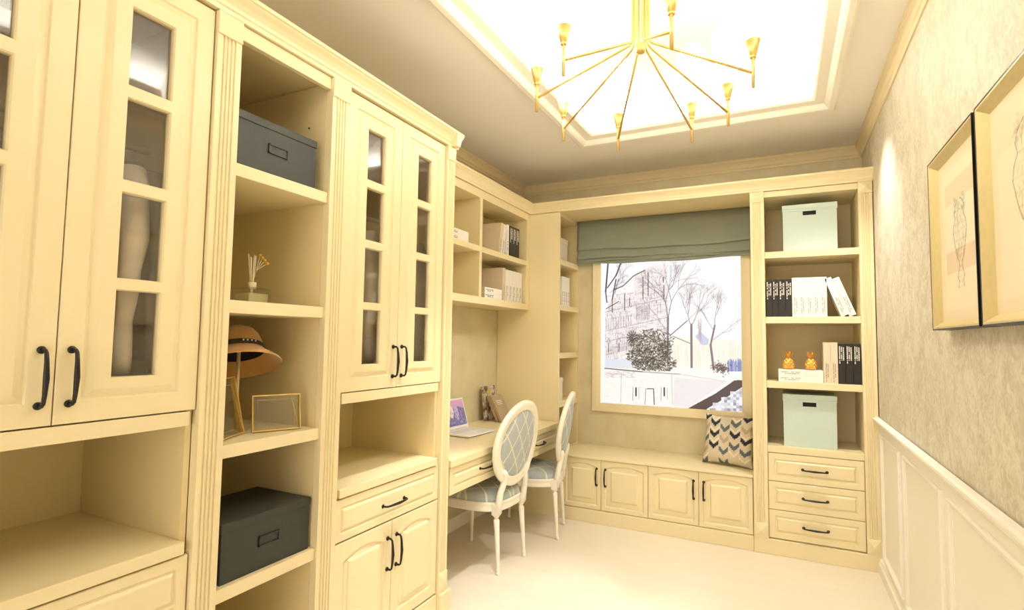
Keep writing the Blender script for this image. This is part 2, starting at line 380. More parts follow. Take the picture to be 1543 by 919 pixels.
def print_obj(name, cv, P, m, parent):
    """flat print: dense grid coloured per vertex. P(u,v) -> world, v from the top"""
    h, w_ = cv.h, cv.w; off = Vector(parent['_o']) if parent is not None else Vector()
    o00, o10, o01 = (np.array(P(0, 0)), np.array(P(1, 0)), np.array(P(0, 1)))
    U = (np.arange(w_)/(w_-1))[None, :, None]; V = (np.arange(h)/(h-1))[:, None, None]
    co = o00+(o10-o00)*U+(o01-o00)*V-np.array(off)
    idx = np.arange(h*w_).reshape(h, w_)
    q = np.stack([idx[1:, :-1], idx[1:, 1:], idx[:-1, 1:], idx[:-1, :-1]], -1).reshape(-1, 4)
    me = bpy.data.meshes.new(name)
    me.vertices.add(h*w_); me.vertices.foreach_set('co', co.reshape(-1))
    me.loops.add(q.size); me.loops.foreach_set('vertex_index', q.reshape(-1))
    me.polygons.add(len(q)); me.polygons.foreach_set('loop_start', np.arange(len(q))*4)
    me.update(calc_edges=True)
    ca = me.color_attributes.new('print', 'FLOAT_COLOR', 'POINT')
    c = np.ones((h*w_, 4), 'f'); c[:, :3] = lin(np.clip(cv.a, 0, 255)).reshape(-1, 3); ca.data.foreach_set('color', c.reshape(-1))
    me.materials.append(m)
    o = bpy.data.objects.new(name, me); COL.objects.link(o)
    if parent is not None: o.parent = parent
    return o

# ================================================================== STRUCTURE
XL, XR, YB, YN = -2.20, 0.54, 4.60, -2.2
struct('floor', MB().box(XL-.1, YN-.1, -.08, XR+.1, YB+.1, 0), FLOORM)
struct('wall_left', MB().box(XL-.1, YN, 0, XL, YB, 3.1), WALLP)
struct('wall_right', MB().box(XR, YN, 0, XR+.1, YB, 3.1), WALLR)
struct('wall_back', MB().box(XL-.1, YB, 0, XR+.1, YB+.1, 3.1), WALLP)
struct('wall_front', MB().box(XL-.1, YN-.1, 0, XR+.1, YN, 3.1), WALLP)
c = MB()
c.box(XL-.1, YN-.1, CZ, TX0, YB+.1, CZ+.06); c.box(TX1, YN-.1, CZ, XR+.1, YB+.1, CZ+.06)
c.box(TX0, YN-.1, CZ, TX1, TY0, CZ+.06); c.box(TX0, TY1, CZ, TX1, YB+.1, CZ+.06)
o_ = .16
struct('trim_20', MB().box(TX0-o_, TY0-o_, 3.06, TX1+o_, TY1+o_, 3.1), mat('white_tray_paint', (252, 250, 244), .8))                                   # raised tray top
c.box(TX0-o_-.03, TY0-o_, CZ+.06, TX0-o_, TY1+o_, 3.1); c.box(TX1+o_, TY0-o_, CZ+.06, TX1+o_+.03, TY1+o_, 3.1)
c.box(TX0-o_-.03, TY0-o_-.03, CZ+.06, TX1+o_+.03, TY0-o_, 3.1); c.box(TX0-o_-.03, TY1+o_, CZ+.06, TX1+o_+.03, TY1+o_+.03, 3.1)
struct('ceiling', c, CEIL)
def ring_mold(prof):
    """moulding round the tray opening; prof=(inset toward the middle, z)"""
    mb = MB(); n = len(prof); vs = []
    for a, z in prof: vs += [(TX0+a, TY0+a, z), (TX1-a, TY0+a, z), (TX1-a, TY1-a, z), (TX0+a, TY1-a, z)]
    fs = [(i*4+k, i*4+(k+1) % 4, ((i+1) % n)*4+(k+1) % 4, ((i+1) % n)*4+k) for i in range(n) for k in range(4)]
    return mb.add(vs, fs)
struct('trim_1', ring_mold([(-.03, CZ), (-.03, CZ-.012), (-.018, CZ-.02), (.008, CZ-.018), (.02, CZ-.008), (.03, CZ+.006), (.034, CZ+.012), (.085, CZ+.018), (.095, CZ+.026), (.1, CZ+.035), (.1, CZ+.062), (0, CZ+.062), (0, CZ)]), WHITE_TRIM)
cor = [(0, 0), (0, -.085), (.008, -.085), (.012, -.07), (.02, -.064), (.026, -.04), (.036, -.022), (.042, -.018), (.042, 0)]
struct('trim_2', MB().extrude(cor, (XL, YN, CZ), (XL, YB, CZ), (1, 0, 0), (0, 0, 1)), CORNICE)
struct('trim_3', MB().extrude(cor, (XL, YB, CZ), (XR, YB, CZ), (0, -1, 0), (0, 0, 1)), CORNICE)
struct('trim_4', MB().extrude(cor, (XR, YN, CZ), (XR, YB, CZ), (-1, 0, 0), (0, 0, 1)), CORNICE)
# wainscot on the right wall
YW = 4.098
struct('trim_5', MB().box(XR-.008, YN, 0, XR, YW, .925), WHITE_TRIM)
rail = [(0, 0), (.012, 0), (.016, .012), (.026, .018), (.03, .026), (.03, .036), (.02, .042), (0, .044)]
struct('trim_6', MB().extrude(rail, (XR-.006, YN, .912), (XR-.006, YW, .912), (-1, 0, 0), (0, 0, 1)), WHITE_TRIM)
base = [(0, 0), (.02, 0), (.02, .062), (.014, .072), (.012, .084), (.006, .09), (0, .09)]
struct('baseboard_right', MB().extrude(base, (XR-.006, YN, 0), (XR-.006, YW, 0), (-1, 0, 0), (0, 0, 1)), WHITE_TRIM)
struct('baseboard_left', MB().extrude(base, (XL, 2.48, 0), (XL, 4.10, 0), (1, 0, 0), (0, 0, 1)), WHITE_TRIM)
def wain_panel(y0, y1, z0, z1, k):
    prof = [(0, 0), (0, .008), (.006, .014), (.016, .012), (.02, .006), (.026, .004), (.026, 0)]
    mb = MB(); n = len(prof); vs = []
    for a, d in prof:
        x = XR-.008-d; vs += [(x, y0+a, z0+a), (x, y1-a, z0+a), (x, y1-a, z1-a), (x, y0+a, z1-a)]
    mb.add(vs, [(i*4+q, i*4+(q+1) % 4, ((i+1) % n)*4+(q+1) % 4, ((i+1) % n)*4+q) for i in range(n) for q in range(4)])
    struct('trim_%d' % k, mb, WHITE_TRIM)
for k, (a, b) in enumerate([(3.40, 3.97), (2.58, 3.29), (1.77, 2.48), (.96, 1.67), (.15, .86)]): wain_panel(a, b, .13, .865, 7+k)

# ================================================================== LEFT RUN
XF = -1.607; XBK = -2.185
def fluted(name, y0, y1, z0, z1, parent, fr='L', plane=None, cap=True, foot=True, out=.012, grooves=4):
    """fluted pilaster strip; separate cap and foot blocks with a low pyramid"""
    w_ = y1-y0; mb = MB(); g = w_*.62; s0 = (w_-g)/2; prof = [(0, -.02), (0, out), (s0, out)]
    gw = g/grooves
    for k in range(grooves):
        a = s0+k*gw
        prof += [(a+gw*.1, out), (a+gw*.3, out-.0045), (a+gw*.55, out-.005), (a+gw*.7, out)]
    prof += [(w_, out), (w_, -.02)]
    zt, zb = (z1-.075 if cap else z1), (z0+.1 if foot else z0)
    mb.extrude(prof, (0, zb, 0), (0, zt, 0), (1, 0, 0), (0, 0, 1))
    f = FL(y0, 0, plane or XF) if fr == 'L' else FB(y0, 0, plane or 4.114)
    mb.xf(lambda p: f(p)); p = obj(name, mb, CREAM, parent)
    def block(za, zb_, pyr):
        m2 = MB(); e = .005; d = out+.005
        e = .001; m2.box(-e, za, -.02, w_+e, zb_, d)
        if pyr:
            c_ = (w_/2, (za+zb_)/2, d+.014)
            m2.add([(-e+.004, za+.004, d), (w_+e-.004, za+.004, d), (w_+e-.004, zb_-.004, d), (-e+.004, zb_-.004, d), c_], [(0, 1, 4), (1, 2, 4), (2, 3, 4), (3, 0, 4)])
        return m2.xf(lambda q: f(q))
    if cap: obj('capital_block', block(zt, z1, fr == 'B'), CREAM, p, .0015)
    if foot: obj('foot_block', block(z0, zb, True), CREAM, p, .001)
    return p
def carcass(y0, y1, z0, z1, t=.018, back=XBK, front=XF-.021):
    mb = MB()
    mb.box(back, y0, z0, front, y0+t, z1); mb.box(back, y1-t, z0, front, y1, z1); mb.box(back-.008, y0, z0, back, y1, z1)
    mb.box(back, y0+t, z1-t, front, y1-t, z1); mb.box(back, y0+t, z0, front, y1-t, z0+t); return mb
def handle_obj(fr, c, parent, length=.135, vert=True): return obj('handle', handle(fr, c, length, vert), BLACKM, parent)
PV = [(1.290, 1.530), (1.558, 1.798), (1.830, 2.063), (2.096, 2.322)]
def wardrobe(y0, y1, label, n_lower):
    t = thing('wardrobe', label, 'wardrobe', (XF-.29, (y0+y1)/2, 0))
    obj('body', carcass(y0, y1, .105, 2.45), CREAM_IN, t)
    obj('plinth', MB().box(XBK, y0, 0, XF+.006, y1, .1), CREAM, t, .003)
    mid = (y0+y1)/2
    for i, (a, b) in enumerate([(y0+.002, mid-.0015), (mid+.0015, y1-.002)]):
        wd = b-a; ua = (.125 if i == 1 else wd-.125-.122) if True else 0
        ua = wd/2-.06
        fr = FL(a, 1.182)
        d = glass_door(wd, 1.262, [ua, ua+.12], [(p-1.182, q-1.182) for p, q in PV])
        d.xf(lambda p: fr(p)); D = obj('door', d, CREAM, t)
        for p, q in PV:
            obj('glass_pane', MB().box(XF-.016, a+ua-.002, p-.002, XF-.012, a+ua+.122, q+.002), GLASS, D)
        hu = wd-.03 if i == 0 else .03
        handle_obj(fr, (hu, .118, 0), D)
    obj('shelf', MB().box(XBK, y0+.018, 1.135, XF, y1-.018, 1.178), CREAM, t, .002)
    obj('counter', MB().box(XBK, y0+.018, .757, XF+.006, y1-.018, .794), CREAM, t, .003)
    obj('hanging_rail', MB().tube([(-1.90, y0+.018, 2.02), (-1.90, y1-.018, 2.02)], .011, 12), POLE, t)
    fr = FL(y0+.002, .583)
    d = drawer_front(y1-y0-.004, .168); d.xf(lambda p: fr(p)); D = obj('drawer', d, CREAM, t)
    handle_obj(fr, ((y1-y0)/2, .075, 0), D, .15, False)
    for i, (a, b) in enumerate([(y0+.002, mid-.0015), (mid+.0015, y1-.002)]):
        fr2 = FL(a, .108); d = panel_front(b-a, .468, arch=.03, ins=.05, fld=.03); d.xf(lambda p: fr2(p)); D = obj('door', d, CREAM, t)
        handle_obj(fr2, (b-a-.03 if i == 0 else .03, .33, 0), D)
    return t
wa = wardrobe(.33, 1.062, 'cream wardrobe nearest the camera, white shirt behind its glass doors', 2)
wc = wardrobe(1.657, 2.385, 'cream glass-door wardrobe between the open shelf tower and the desk', 2)
# open shelf tower
t = thing('shelf_tower', 'tall open cream shelf tower with fluted pilasters, holding the hat and charcoal boxes', 'bookcase', (XF-.29, 1.36, 0))
obj('body', carcass(1.085, 1.632, .105, 2.45), CREAM_IN, t)
ib = MB().box(XBK, 1.103, .123, XF-.021, 1.15, 2.43).box(XBK, 1.557, .123, XF-.021, 1.614, 2.43)
obj('side_panel', ib, CREAM_IN, t)
obj('top_rail', MB().box(XF-.02, 1.15, 2.40, XF+.002, 1.557, 2.45), CREAM, t, .002)
for z in (1.98, 1.525, 1.057, .605, .165): obj('shelf', MB().box(XBK, 1.15, z-.043, XF+.002, 1.557, z), CREAM, t, .002)
obj('plinth', MB().box(XBK, 1.064, 0, XF+.006, 1.655, .1), CREAM, t, .003)
fluted('pilaster', 1.064, 1.149, .1, 2.45, t); fluted('pilaster', 1.558, 1.654, .1, 2.45, t)
obj('screw_hole', MB().lathe([(.004, 0), (.004, .002)], n=10).xf(lambda p: (-1.72+p[0], 1.557-p[2], 2.26+p[1])), HOLE, t)
# end pilaster as a narrow panel thing
t = thing('end_pilaster', 'narrow fluted cream end pilaster beside the desk', 'pilaster', (XF-.29, 2.425, 0))
obj('side_panel', MB().box(XBK, 2.387, .1, XF-.015, 2.462, 2.45), CREAM, t)
fluted('pilaster', 2.388, 2.463, .1, 2.45, t)
obj('plinth', MB().box(XBK, 2.387, 0, XF+.03, 2.485, .1), CREAM, t, .004)
t = thing('near_pilaster', 'fluted cream pilaster closing the near end of the wardrobe run', 'pilaster', (XF-.29, .28, 0))
obj('side_panel', MB().box(XBK, .245, .1, XF-.015, .327, 2.45), CREAM, t)
fluted('pilaster', .245, .328, .1, 2.45, t)
obj('plinth', MB().box(XBK, .24, 0, XF+.006, .328, .1), CREAM, t, .004)
# cornices of the furniture
crown = [(-.02, 0), (.014, 0), (.016, .014), (.02, .018), (.022, .03), (.032, .046), (.044, .058), (.047, .064), (.052, .066), (.052, .08), (-.02, .08)]
def crown_thing(label, segs, z, loc):
    t = thing('furniture_cornice', label, 'cornice', loc)
    mb = MB()
    for p0, p1, A in segs: mb.extrude(crown, (p0[0], p0[1], z), (p1[0], p1[1], z), A, (0, 0, 1))
    obj('moulding', mb, CREAM, t); return t
t = crown_thing('cream crown moulding along the top of the wardrobes', [((XF, .24), (XF, 2.49), (1, 0, 0))], 2.452, (XF, 1.3, 2.452))
e = MB(); e.extrude([(a-.0, b) for a, b in crown], (XF+.05, 2.44, 2.452), (XBK, 2.44, 2.452), (0, 1, 0), (0, 0, 1)); obj('moulding', e, CREAM, t)
obj('top_board', MB().box(XBK, .245, 2.452, XF-.02, 2.42, 2.47), CREAM_IN, t)
XU = -1.90
t = crown_thing('cream crown moulding over the wall shelf and the window bay', [((XU, 2.50), (XU, 4.114), (1, 0, 0)), ((XU, 4.114), (XR, 4.114), (0, -1, 0))], 2.468, (-1.0, 4.1, 2.468))
obj('top_board', MB().box(XBK-.01, 2.50, 2.468, XU-.02, 4.134, 2.49).box(XBK-.01, 4.134, 2.468, XR-.002, YB, 2.49), CREAM_IN, t)

# wall shelf over the desk
t = thing('wall_shelf', 'cream four-cell wall shelf of books above the desk', 'shelf', (-2.05, 3.28, 1.656))
mb = MB(); mb.box(XBK, 2.467, 1.656, XU-.004, 4.11, 1.70); mb.box(XBK, 2.467, 2.41, XU-.004, 4.11, 2.466)
mb.box(XBK, 2.467, 1.70, XU-.004, 2.497, 2.41); mb.box(XBK, 4.055, 1.70, XU-.004, 4.11, 2.41)
obj('body', mb, CREAM_IN, t)
obj('back_board', MB().box(XL+.002, 2.467, 1.656, XBK, 4.11, 2.466), CREAM_IN, t)
fr_ = MB(); fr_.box(XU-.004, 2.467, 1.656, XU, 4.11, 1.706); fr_.box(XU-.004, 2.467, 2.41, XU, 4.11, 2.466)
fr_.box(XU-.004, 4.055, 1.706, XU, 4.11, 2.41); fr_.box(XU-.004, 2.467, 1.706, XU, 2.497, 2.41)
obj('face_frame', fr_, CREAM, t)
obj('divider', MB().box(XBK, 3.272, 1.70, XU, 3.308, 2.41), CREAM, t, .001)
obj('shelf', MB().box(XBK, 2.497, 2.025, XU, 3.272, 2.065), CREAM, t, .001); obj('shelf', MB().box(XBK, 3.308, 2.025, XU, 4.055, 2.065), CREAM, t, .001)
BOT = 1.70
# desk
t = thing('desk', 'long cream built-in desk with two drawers below the wall shelf', 'desk', (-1.9, 3.29, 0))
obj('desktop', MB().box(XL+.004, 2.488, .716, XF+.012, 4.095, .755), CREAM, t, .003)
obj('apron', MB().box(XL+.004, 2.488, .565, XF-.021, 4.095, .716), CREAM_IN, t)
for a, b in [(2.495, 3.285), (3.289, 4.092)]:
    fr = FL(a, .566); d = drawer_front(b-a, .147, ins=.035); d.xf(lambda p: fr(p)); D = obj('drawer', d, CREAM, t)
    handle_obj(fr, ((b-a)/2, .082, 0), D, .15, False)

# ================================================================== BACK RUN
YF = 4.114
# corner column with open shelves facing the window bay
t = thing('corner_bookcase', 'tall cream corner column with small shelves facing the window bay', 'bookcase', (-1.9, 4.35, 0))
obj('side_panel', MB().box(XL+.004, YF, .0, -1.628, YF+.02, 2.466), CREAM, t)
mb = MB(); mb.box(XL+.004, YB-.022, .0, -1.632, YB-.002, 2.466); mb.box(-1.65, YF+.02, 0, -1.628, YB-.022, .51); mb.box(XL+.004, YF+.02, .0, -2.0, YB-.022, 2.466)
mb.box(-2.0, YF+.02, 2.44, -1.632, YB-.022, 2.466); obj('body', mb, CREAM_IN, t)
for z in (2.08, 1.70, 1.303, .905): obj('shelf', MB().box(-2.0, YF+.02, z-.045, -1.632, YB-.022, z), CREAM, t, .001)
# bench
t = thing('window_bench', 'low cream window bench with four panelled doors', 'bench', (-.9, 4.35, 0))
obj('bench_top', MB().box(-1.6265, YF-.012, .487, -.192, YB-.002, .506), CREAM, t, .002)
obj('body', MB().box(-1.626, YF+.021, .1, -.192, YB-.002, .487), CREAM_IN, t)
obj('plinth', MB().box(-1.626, YF-.008, 0, -.192, YB-.002, .1), CREAM, t, .003)
obj('filler', MB().box(-1.626, YF+.001, .1, -1.588, YF+.021, .486), CREAM, t)
DX = [-1.586, -1.269, -.908, -.549, -.194]
for i in range(4):
    a, b = DX[i]+.0015, DX[i+1]-.0015; fr = FB(a, .104); d = panel_front(b-a, .379, arch=.028, ins=.03, fld=.045); d.xf(lambda p: fr(p)); D = obj('door', d, CREAM, t)
    handle_obj(fr, (b-a-.033 if i % 2 == 0 else .033, .25, 0), D, .125)
# tiny printed line on the bench top
mb = MB()
for k in range(9): mb.box(-.29+k*.009, 4.17, .5061, -.284+k*.009, 4.176, .5064)
obj('printed_text', mb, INKG, t)
# right bookcase
t = thing('bookcase', 'tall cream bookcase with three drawers in the back right corner', 'bookcase', (.17, 4.35, 0))
obj('side_panel', MB().box(-.188, YF+.002, .1, -.10, YB-.002, 2.466), CREAM_IN, t)
obj('side_panel', MB().box(.456, YF+.002, .1, XR-.004, YB-.002, 2.466), CREAM_IN, t)
obj('back_board', MB().box(-.10, YB-.05, .1, .456, YB-.002, 2.466), CREAM_IN, t)
obj('top_rail', MB().box(-.10, YF, 2.425, .456, YF+.45, 2.466), CREAM, t, .002)
for z, th in ((2.04, .045), (1.59, .045), (1.15, .045), (.716, .044)): obj('shelf', MB().box(-.10, YF-.001, z-th, .456, YB-.05, z), CREAM, t, .002)
obj('plinth', MB().box(-.191, YF-.014, 0, XR-.001, YB-.002, .1), CREAM, t, .003)
obj('drawer_body', MB().box(-.10, YF+.021, .1, .456, YB-.05, .67), CREAM_IN, t)
for z0 in (.108, .296, .484):
    fr = FB(-.0975, z0); d = drawer_front(.551, .184, ins=.038); d.xf(lambda p: fr(p)); D = obj('drawer', d, CREAM, t)
    handle_obj(fr, (.2755, .092, 0), D, .14, False)
fluted('pilaster', -.189, -.101, .1, 2.466, t, 'B'); fluted('pilaster', .457, XR-.006, .1, 2.466, t, 'B')

# ================================================================== LIGHTBOX (backlit print in a window-like frame)
wn = bpy.data.objects.new('lightbox_1', None); COL.objects.link(wn); wn.location = (-.85, YB, 1.5); wn['_o'] = (-.85, YB, 1.5); wn['kind'] = 'structure'
wn['label'] = 'cream-framed lightbox showing a backlit cathedral print behind the blind'
wx0, wx1, wz0, wz1 = -1.495, -.212, .80, 2.36
def frame_rings(x0, x1, z0, z1, prof, ysurf):
    mb = MB(); n = len(prof); vs = []
    for a, d in prof: vs += [(x0+a, ysurf-d, z0+a), (x1-a, ysurf-d, z0+a), (x1-a, ysurf-d, z1-a), (x0+a, ysurf-d, z1-a)]
    return mb.add(vs, [(i*4+q, i*4+(q+1) % 4, ((i+1) % n)*4+(q+1) % 4, ((i+1) % n)*4+q) for i in range(n) for q in range(4)])
obj('lightbox_frame', frame_rings(wx0, wx1, wz0, wz1, [(0, 0), (0, .028), (.004, .032), (.04, .03), (.066, .024), (.072, .018), (.072, .0)], YB), CREAM, wn)
cv = Canvas(430, 400, (255, 255, 255))
rn = random.Random(3)
def PX(x, y):
    u = (x-907)/210.0; return u*430, (y-389)/(215+13*u)*400
def LN(x0, y0, x1, y1, wd, c, al=1.0): cv.line(*PX(x0, y0), *PX(x1, y1), wd*2, c, al)
def PG(pts, c, al=1.0): cv.poly([PX(*p) for p in pts], c, al)
GR = (120, 104, 112); DK = (48, 38, 40)
PG([(914, 470), (920, 455), (936, 440), (960, 436), (961, 412), (985, 400), (1012, 398), (1014, 520), (960, 530), (914, 545)], (244, 236, 234), .9)
for k in range(900):                                                  # facade stonework
    x, y = rn.uniform(914, 1012), rn.uniform(405, 540)
    if y < 440 and x < 962: continue
    if rn.random() < .55: LN(x, y, x, y+rn.uniform(2, 7), .55, (138, 122, 132), rn.uniform(.35, .85))
    else: LN(x, y, x+rn.uniform(3, 9), y+rn.uniform(-1.5, .5), .5, (168, 148, 144), rn.uniform(.3, .8))
for x, y0, y1 in [(926, 447, 468), (946, 440, 462), (954, 447, 459), (975, 416, 450), (983, 410, 443), (1006, 418, 426), (1007, 430, 448)]:
    yy = y0
    while yy < y1: LN(x, yy, x, yy+3, 1.3, DK, .85); yy += 4.4
for k in range(9): LN(965+k*2.4, 458+rn.uniform(0, 2), 965+k*2.4, 480, .8, (110, 96, 108), .7)
for k in range(11): LN(916+k*4, 478-k*.6, 916+k*4, 494-k*.6, .7, (120, 108, 118), .55)
for y in (455, 484, 500): LN(914, y+12, 1012, y-6, .8, (140, 124, 130), .6)
cx, cy = PX(958, 507); cv.ell(cx, cy, 20, 22, (214, 206, 208), 1)
for k in range(14):
    a = k*2*PI/14; cv.line(cx+6*math.cos(a), cy+6*math.sin(a), cx+17*math.cos(a), cy+19*math.sin(a), 3, DK, .85)
cv.ell(cx, cy, 4, 4, DK, .8)
for x in (920, 937): LN(x, 515, x, 527, 1.6, (90, 78, 84), .7); LN(x-3, 512, x, 507, .7, GR, .7); LN(x+3, 512, x, 507, .7, GR, .7)
for k in range(24): LN(916+k*1.7, 533-k*.4, 916+k*1.7, 524-k*.5, .5, (120, 110, 112), .7)
PG([(1018, 505), (1117, 515), (1117, 560), (1018, 550)], (255, 240, 214), .6)
for k in range(60):
    x = rn.uniform(1022, 1114); LN(x, rn.uniform(512, 530), x, rn.uniform(535, 556), .8, (238, 214, 190), .4)
for k in range(46):
    x = rn.uniform(1096, 1117); LN(x, rn.uniform(540, 546), x, 558, 1.0, (112, 124, 190), .6)
PG([(1052, 507), (1060, 500), (1072, 512), (1070, 520), (1062, 520)], (176, 190, 230), .7)
for k in range(60): LN(rn.uniform(1055, 1061), rn.uniform(478, 515), rn.uniform(1058, 1063), rn.uniform(478, 520), .4, (180, 150, 150), .5)
# trees
def TR(x, y, ang, ln, wd, c, dep, seed, al=1.0):
    px, py = PX(x, y); branch(cv, px, py, ang, ln*2, wd*2, c, dep, random.Random(seed), al)
T1 = (128, 110, 118); T2 = (150, 132, 138)
LN(1012, 545, 1013, 478, 3.0, T1); TR(1013, 480, 1.75, 22, 1.6, T1, 8, 5, .8); TR(1013, 480, 1.35, 24, 1.5, T1, 8, 9, .75); LN(1016, 505, 1041, 484, 1.4, T1)
TR(1013, 500, 2.3, 18, .8, T2, 6, 12, .7)
LN(1047, 552, 1047, 490, 3.4, T1); TR(1047, 492, 1.9, 15, 1.4, T2, 8, 21, .75); TR(1047, 492, 1.1, 18, 1.4, T2, 8, 22, .75); LN(1047, 518, 1020, 506, 1.0, T1); TR(1041, 484, .7, 18, .8, T2, 6, 29, .7)
LN(1078, 556, 1074, 520, 3.2, T1); LN(1074, 520, 1080, 492, 2.6, T1); TR(1080, 494, 1.5, 14, 1.4, T2, 8, 31, .7); TR(1078, 512, .6, 15, 1.0, T2, 7, 33, .7); TR(1078, 498, 2.2, 14, 1.0, T2, 7, 35, .7)
for a, b, c_, d, w_ in [(919, 390, 915, 436, 3.2), (915, 436, 917, 452, 2.4), (941, 390, 932, 412, 3), (932, 412, 918, 430, 2.2), (932, 418, 926, 448, 2.6), (928, 434, 944, 428, 1.8), (944, 428, 960, 414, 1.8), (960, 414, 978, 406, 1.6), (916, 462, 936, 452, 1.5), (936, 418, 930, 440, 1.2)]:
    LN(a, b, c_, d, w_*.8, (84, 70, 76))
for s in range(5): TR(922+s*5, 438-s*5, .6+s*.2, 9, .7, (110, 96, 104), 6, 40+s, .7)
# lower wall and quay
PG([(914, 545), (960, 541), (1014, 549), (1117, 562), (1117, 617), (907, 617), (907, 545)], (253, 247, 240), 1)
PG([(914, 538), (950, 538), (975, 548), (975, 553), (914, 551)], (226, 228, 240), .9)
LN(914, 552, 975, 558, 1.2, (70, 58, 66)); LN(975, 558, 1030, 562, .9, (110, 96, 100), .8); LN(1030, 562, 1096, 573, .7, (190, 176, 176), .8)
PG([(1022, 567), (1096, 573), (1060, 598), (1042, 610), (1020, 608)], (238, 230, 230), .9)
for k in range(140): x, y = rn.uniform(914, 1040), rn.uniform(558, 604); LN(x, y, x+rn.uniform(1, 6), y+rn.uniform(-.5, .8), .6, (226, 212, 204), .45)
for k in range(90): x, y = rn.uniform(914, 960), rn.uniform(556, 566); LN(x, y, x+rn.uniform(1, 6), y+.4, .7, (190, 178, 188), .5)
PG([(1042, 611), (1080, 590), (1106, 571), (1117, 571), (1117, 580), (1096, 595), (1068, 612), (1066, 618), (1040, 618)], (74, 52, 54), 1)
for i in range(12):
    for j in range(9):
        x, y = 1072+i*4, 583+j*4
        if (x-1072)*.65+(y-583) > 24-3*(j % 2):
            g = rn.choice((250, 236, 214, 190, 160, 226, 244)); PG([(x, y), (x+4, y), (x+4, y+4), (x, y+4)], (g-8, g-8, g), 1)
for x, w_ in ((964, 2.4), (1007, 2.2)):
    LN(x, 582, x, 593, w_, DK); LN(x-4.5, 581, x-5, 600, .8, GR, .8); LN(x+4.5, 582, x+4.5, 598, .7, GR, .6)
LN(981, 583, 991, 583, 1, DK); LN(991, 584, 992, 606, 1.5, (86, 74, 80)); LN(979, 583, 978, 606, .8, GR); LN(941, 560, 940, 603, .5, GR, .7); LN(1018, 562, 1019, 606, .5, GR, .7)
# dense evergreen bush
for k in range(2300):
    a, r = rn.uniform(0, 2*PI), rn.random()**.5
    x, y, rx, ry = [(986, 512, 32, 17), (978, 520, 26, 18), (968, 534, 22, 12), (1000, 546, 22, 12), (980, 547, 26, 9), (1004, 526, 10, 14)][k % 6]
    px, py = x+rx*r*math.cos(a)+3, y+ry*r*math.sin(a)
    c_ = rn.choice([(56, 44, 42), (72, 60, 54), (92, 82, 70), (120, 112, 92), (210, 206, 186), (70, 66, 52)])
    LN(px, py, px+rn.uniform(-3, 3), py+rn.uniform(-1.5, 1.5), rn.uniform(.6, 1.5), c_, .85)
for k in range(160):
    px, py = rn.gauss(1088, 6), rn.gauss(553, 3.5); LN(px, py, px+rn.uniform(-2, 2), py+1, 1, (84, 68, 66), .8)
PGX0, PGX1, PGZ0, PGZ1 = wx0+.07, wx1-.07, wz0+.07, 2.11
PRINT_WIN = vcol_mat('backlit_view_print', .9, .3)
cv.a = np.clip(cv.a, 0, 255)
print_obj('view_print', cv, lambda u, v: (PGX0+(PGX1-PGX0)*u, YB-.006, PGZ1-(PGZ1-PGZ0)*v), PRINT_WIN, wn)
obj('view_print_top', MB().box(PGX0, YB-.006, PGZ1, PGX1, YB-.003, wz1-.07), mat('backlit_white', (40, 40, 40), .5, emis=(255, 255, 255), estr=.9), wn)

# roman blind
t = thing('roman_blind', 'slate grey folded roman blind covering the lightbox top', 'blind', (-.9, 4.53, 2.07))
def blind_strip(prof, y_amp, seed, name):
    rr = random.Random(seed); NX = 56; ph = [rr.uniform(0, 6) for _ in range(4)]
    mb = MB(); n = len(prof); vs = []
    for i in range(NX+1):
        u = i/NX; x = -1.622+u*(1.622-.196)
        sag = .006*math.sin(u*PI*2+ph[0])+.004*math.sin(u*PI*5+ph[1])
        for d, z, k in prof:
            vs.append((x, 4.575-d-k*y_amp*(math.sin(u*9+ph[2])+.6*math.sin(u*21+ph[3])), z+sag*k))
    fs = [(i*n+j, (i+1)*n+j, (i+1)*n+j+1, i*n+j+1) for i in range(NX) for j in range(n-1)]
    mb.add(vs, fs, True); o = obj(name, mb, BLIND, t, recalc=False)
    s = o.modifiers.new('solid', 'SOLIDIFY'); s.thickness = .002
    return o
blind_strip([(.045, 2.464, 0), (.05, 2.40, .3), (.054, 2.30, .7), (.06, 2.215, 1), (.064, 2.205, 1), (.06, 2.199, 1), (.045, 2.205, .8), (.03, 2.25, .3)], .003, 1, 'upper_panel')
blind_strip([(.03, 2.25, .2), (.042, 2.21, .6), (.05, 2.16, .9), (.056, 2.138, 1), (.06, 2.130, 1), (.055, 2.124, 1), (.04, 2.13, .8), (.028, 2.17, .3)], .004, 2, 'fold')
blind_strip([(.028, 2.17, .2), (.046, 2.125, .8), (.058, 2.112, 1), (.06, 2.106, 1), (.052, 2.101, 1), (.03, 2.12, .4)], .005, 3, 'fold')
blind_strip([(.026, 2.15, .2), (.04, 2.11, .7), (.05, 2.092, 1), (.052, 2.084, 1), (.046, 2.08, 1), (.028, 2.09, .4)], .005, 4, 'fold')
obj('head_rail', MB().box(-1.622, 4.53, 2.44, -.196, 4.575, 2.465), BLIND, t)

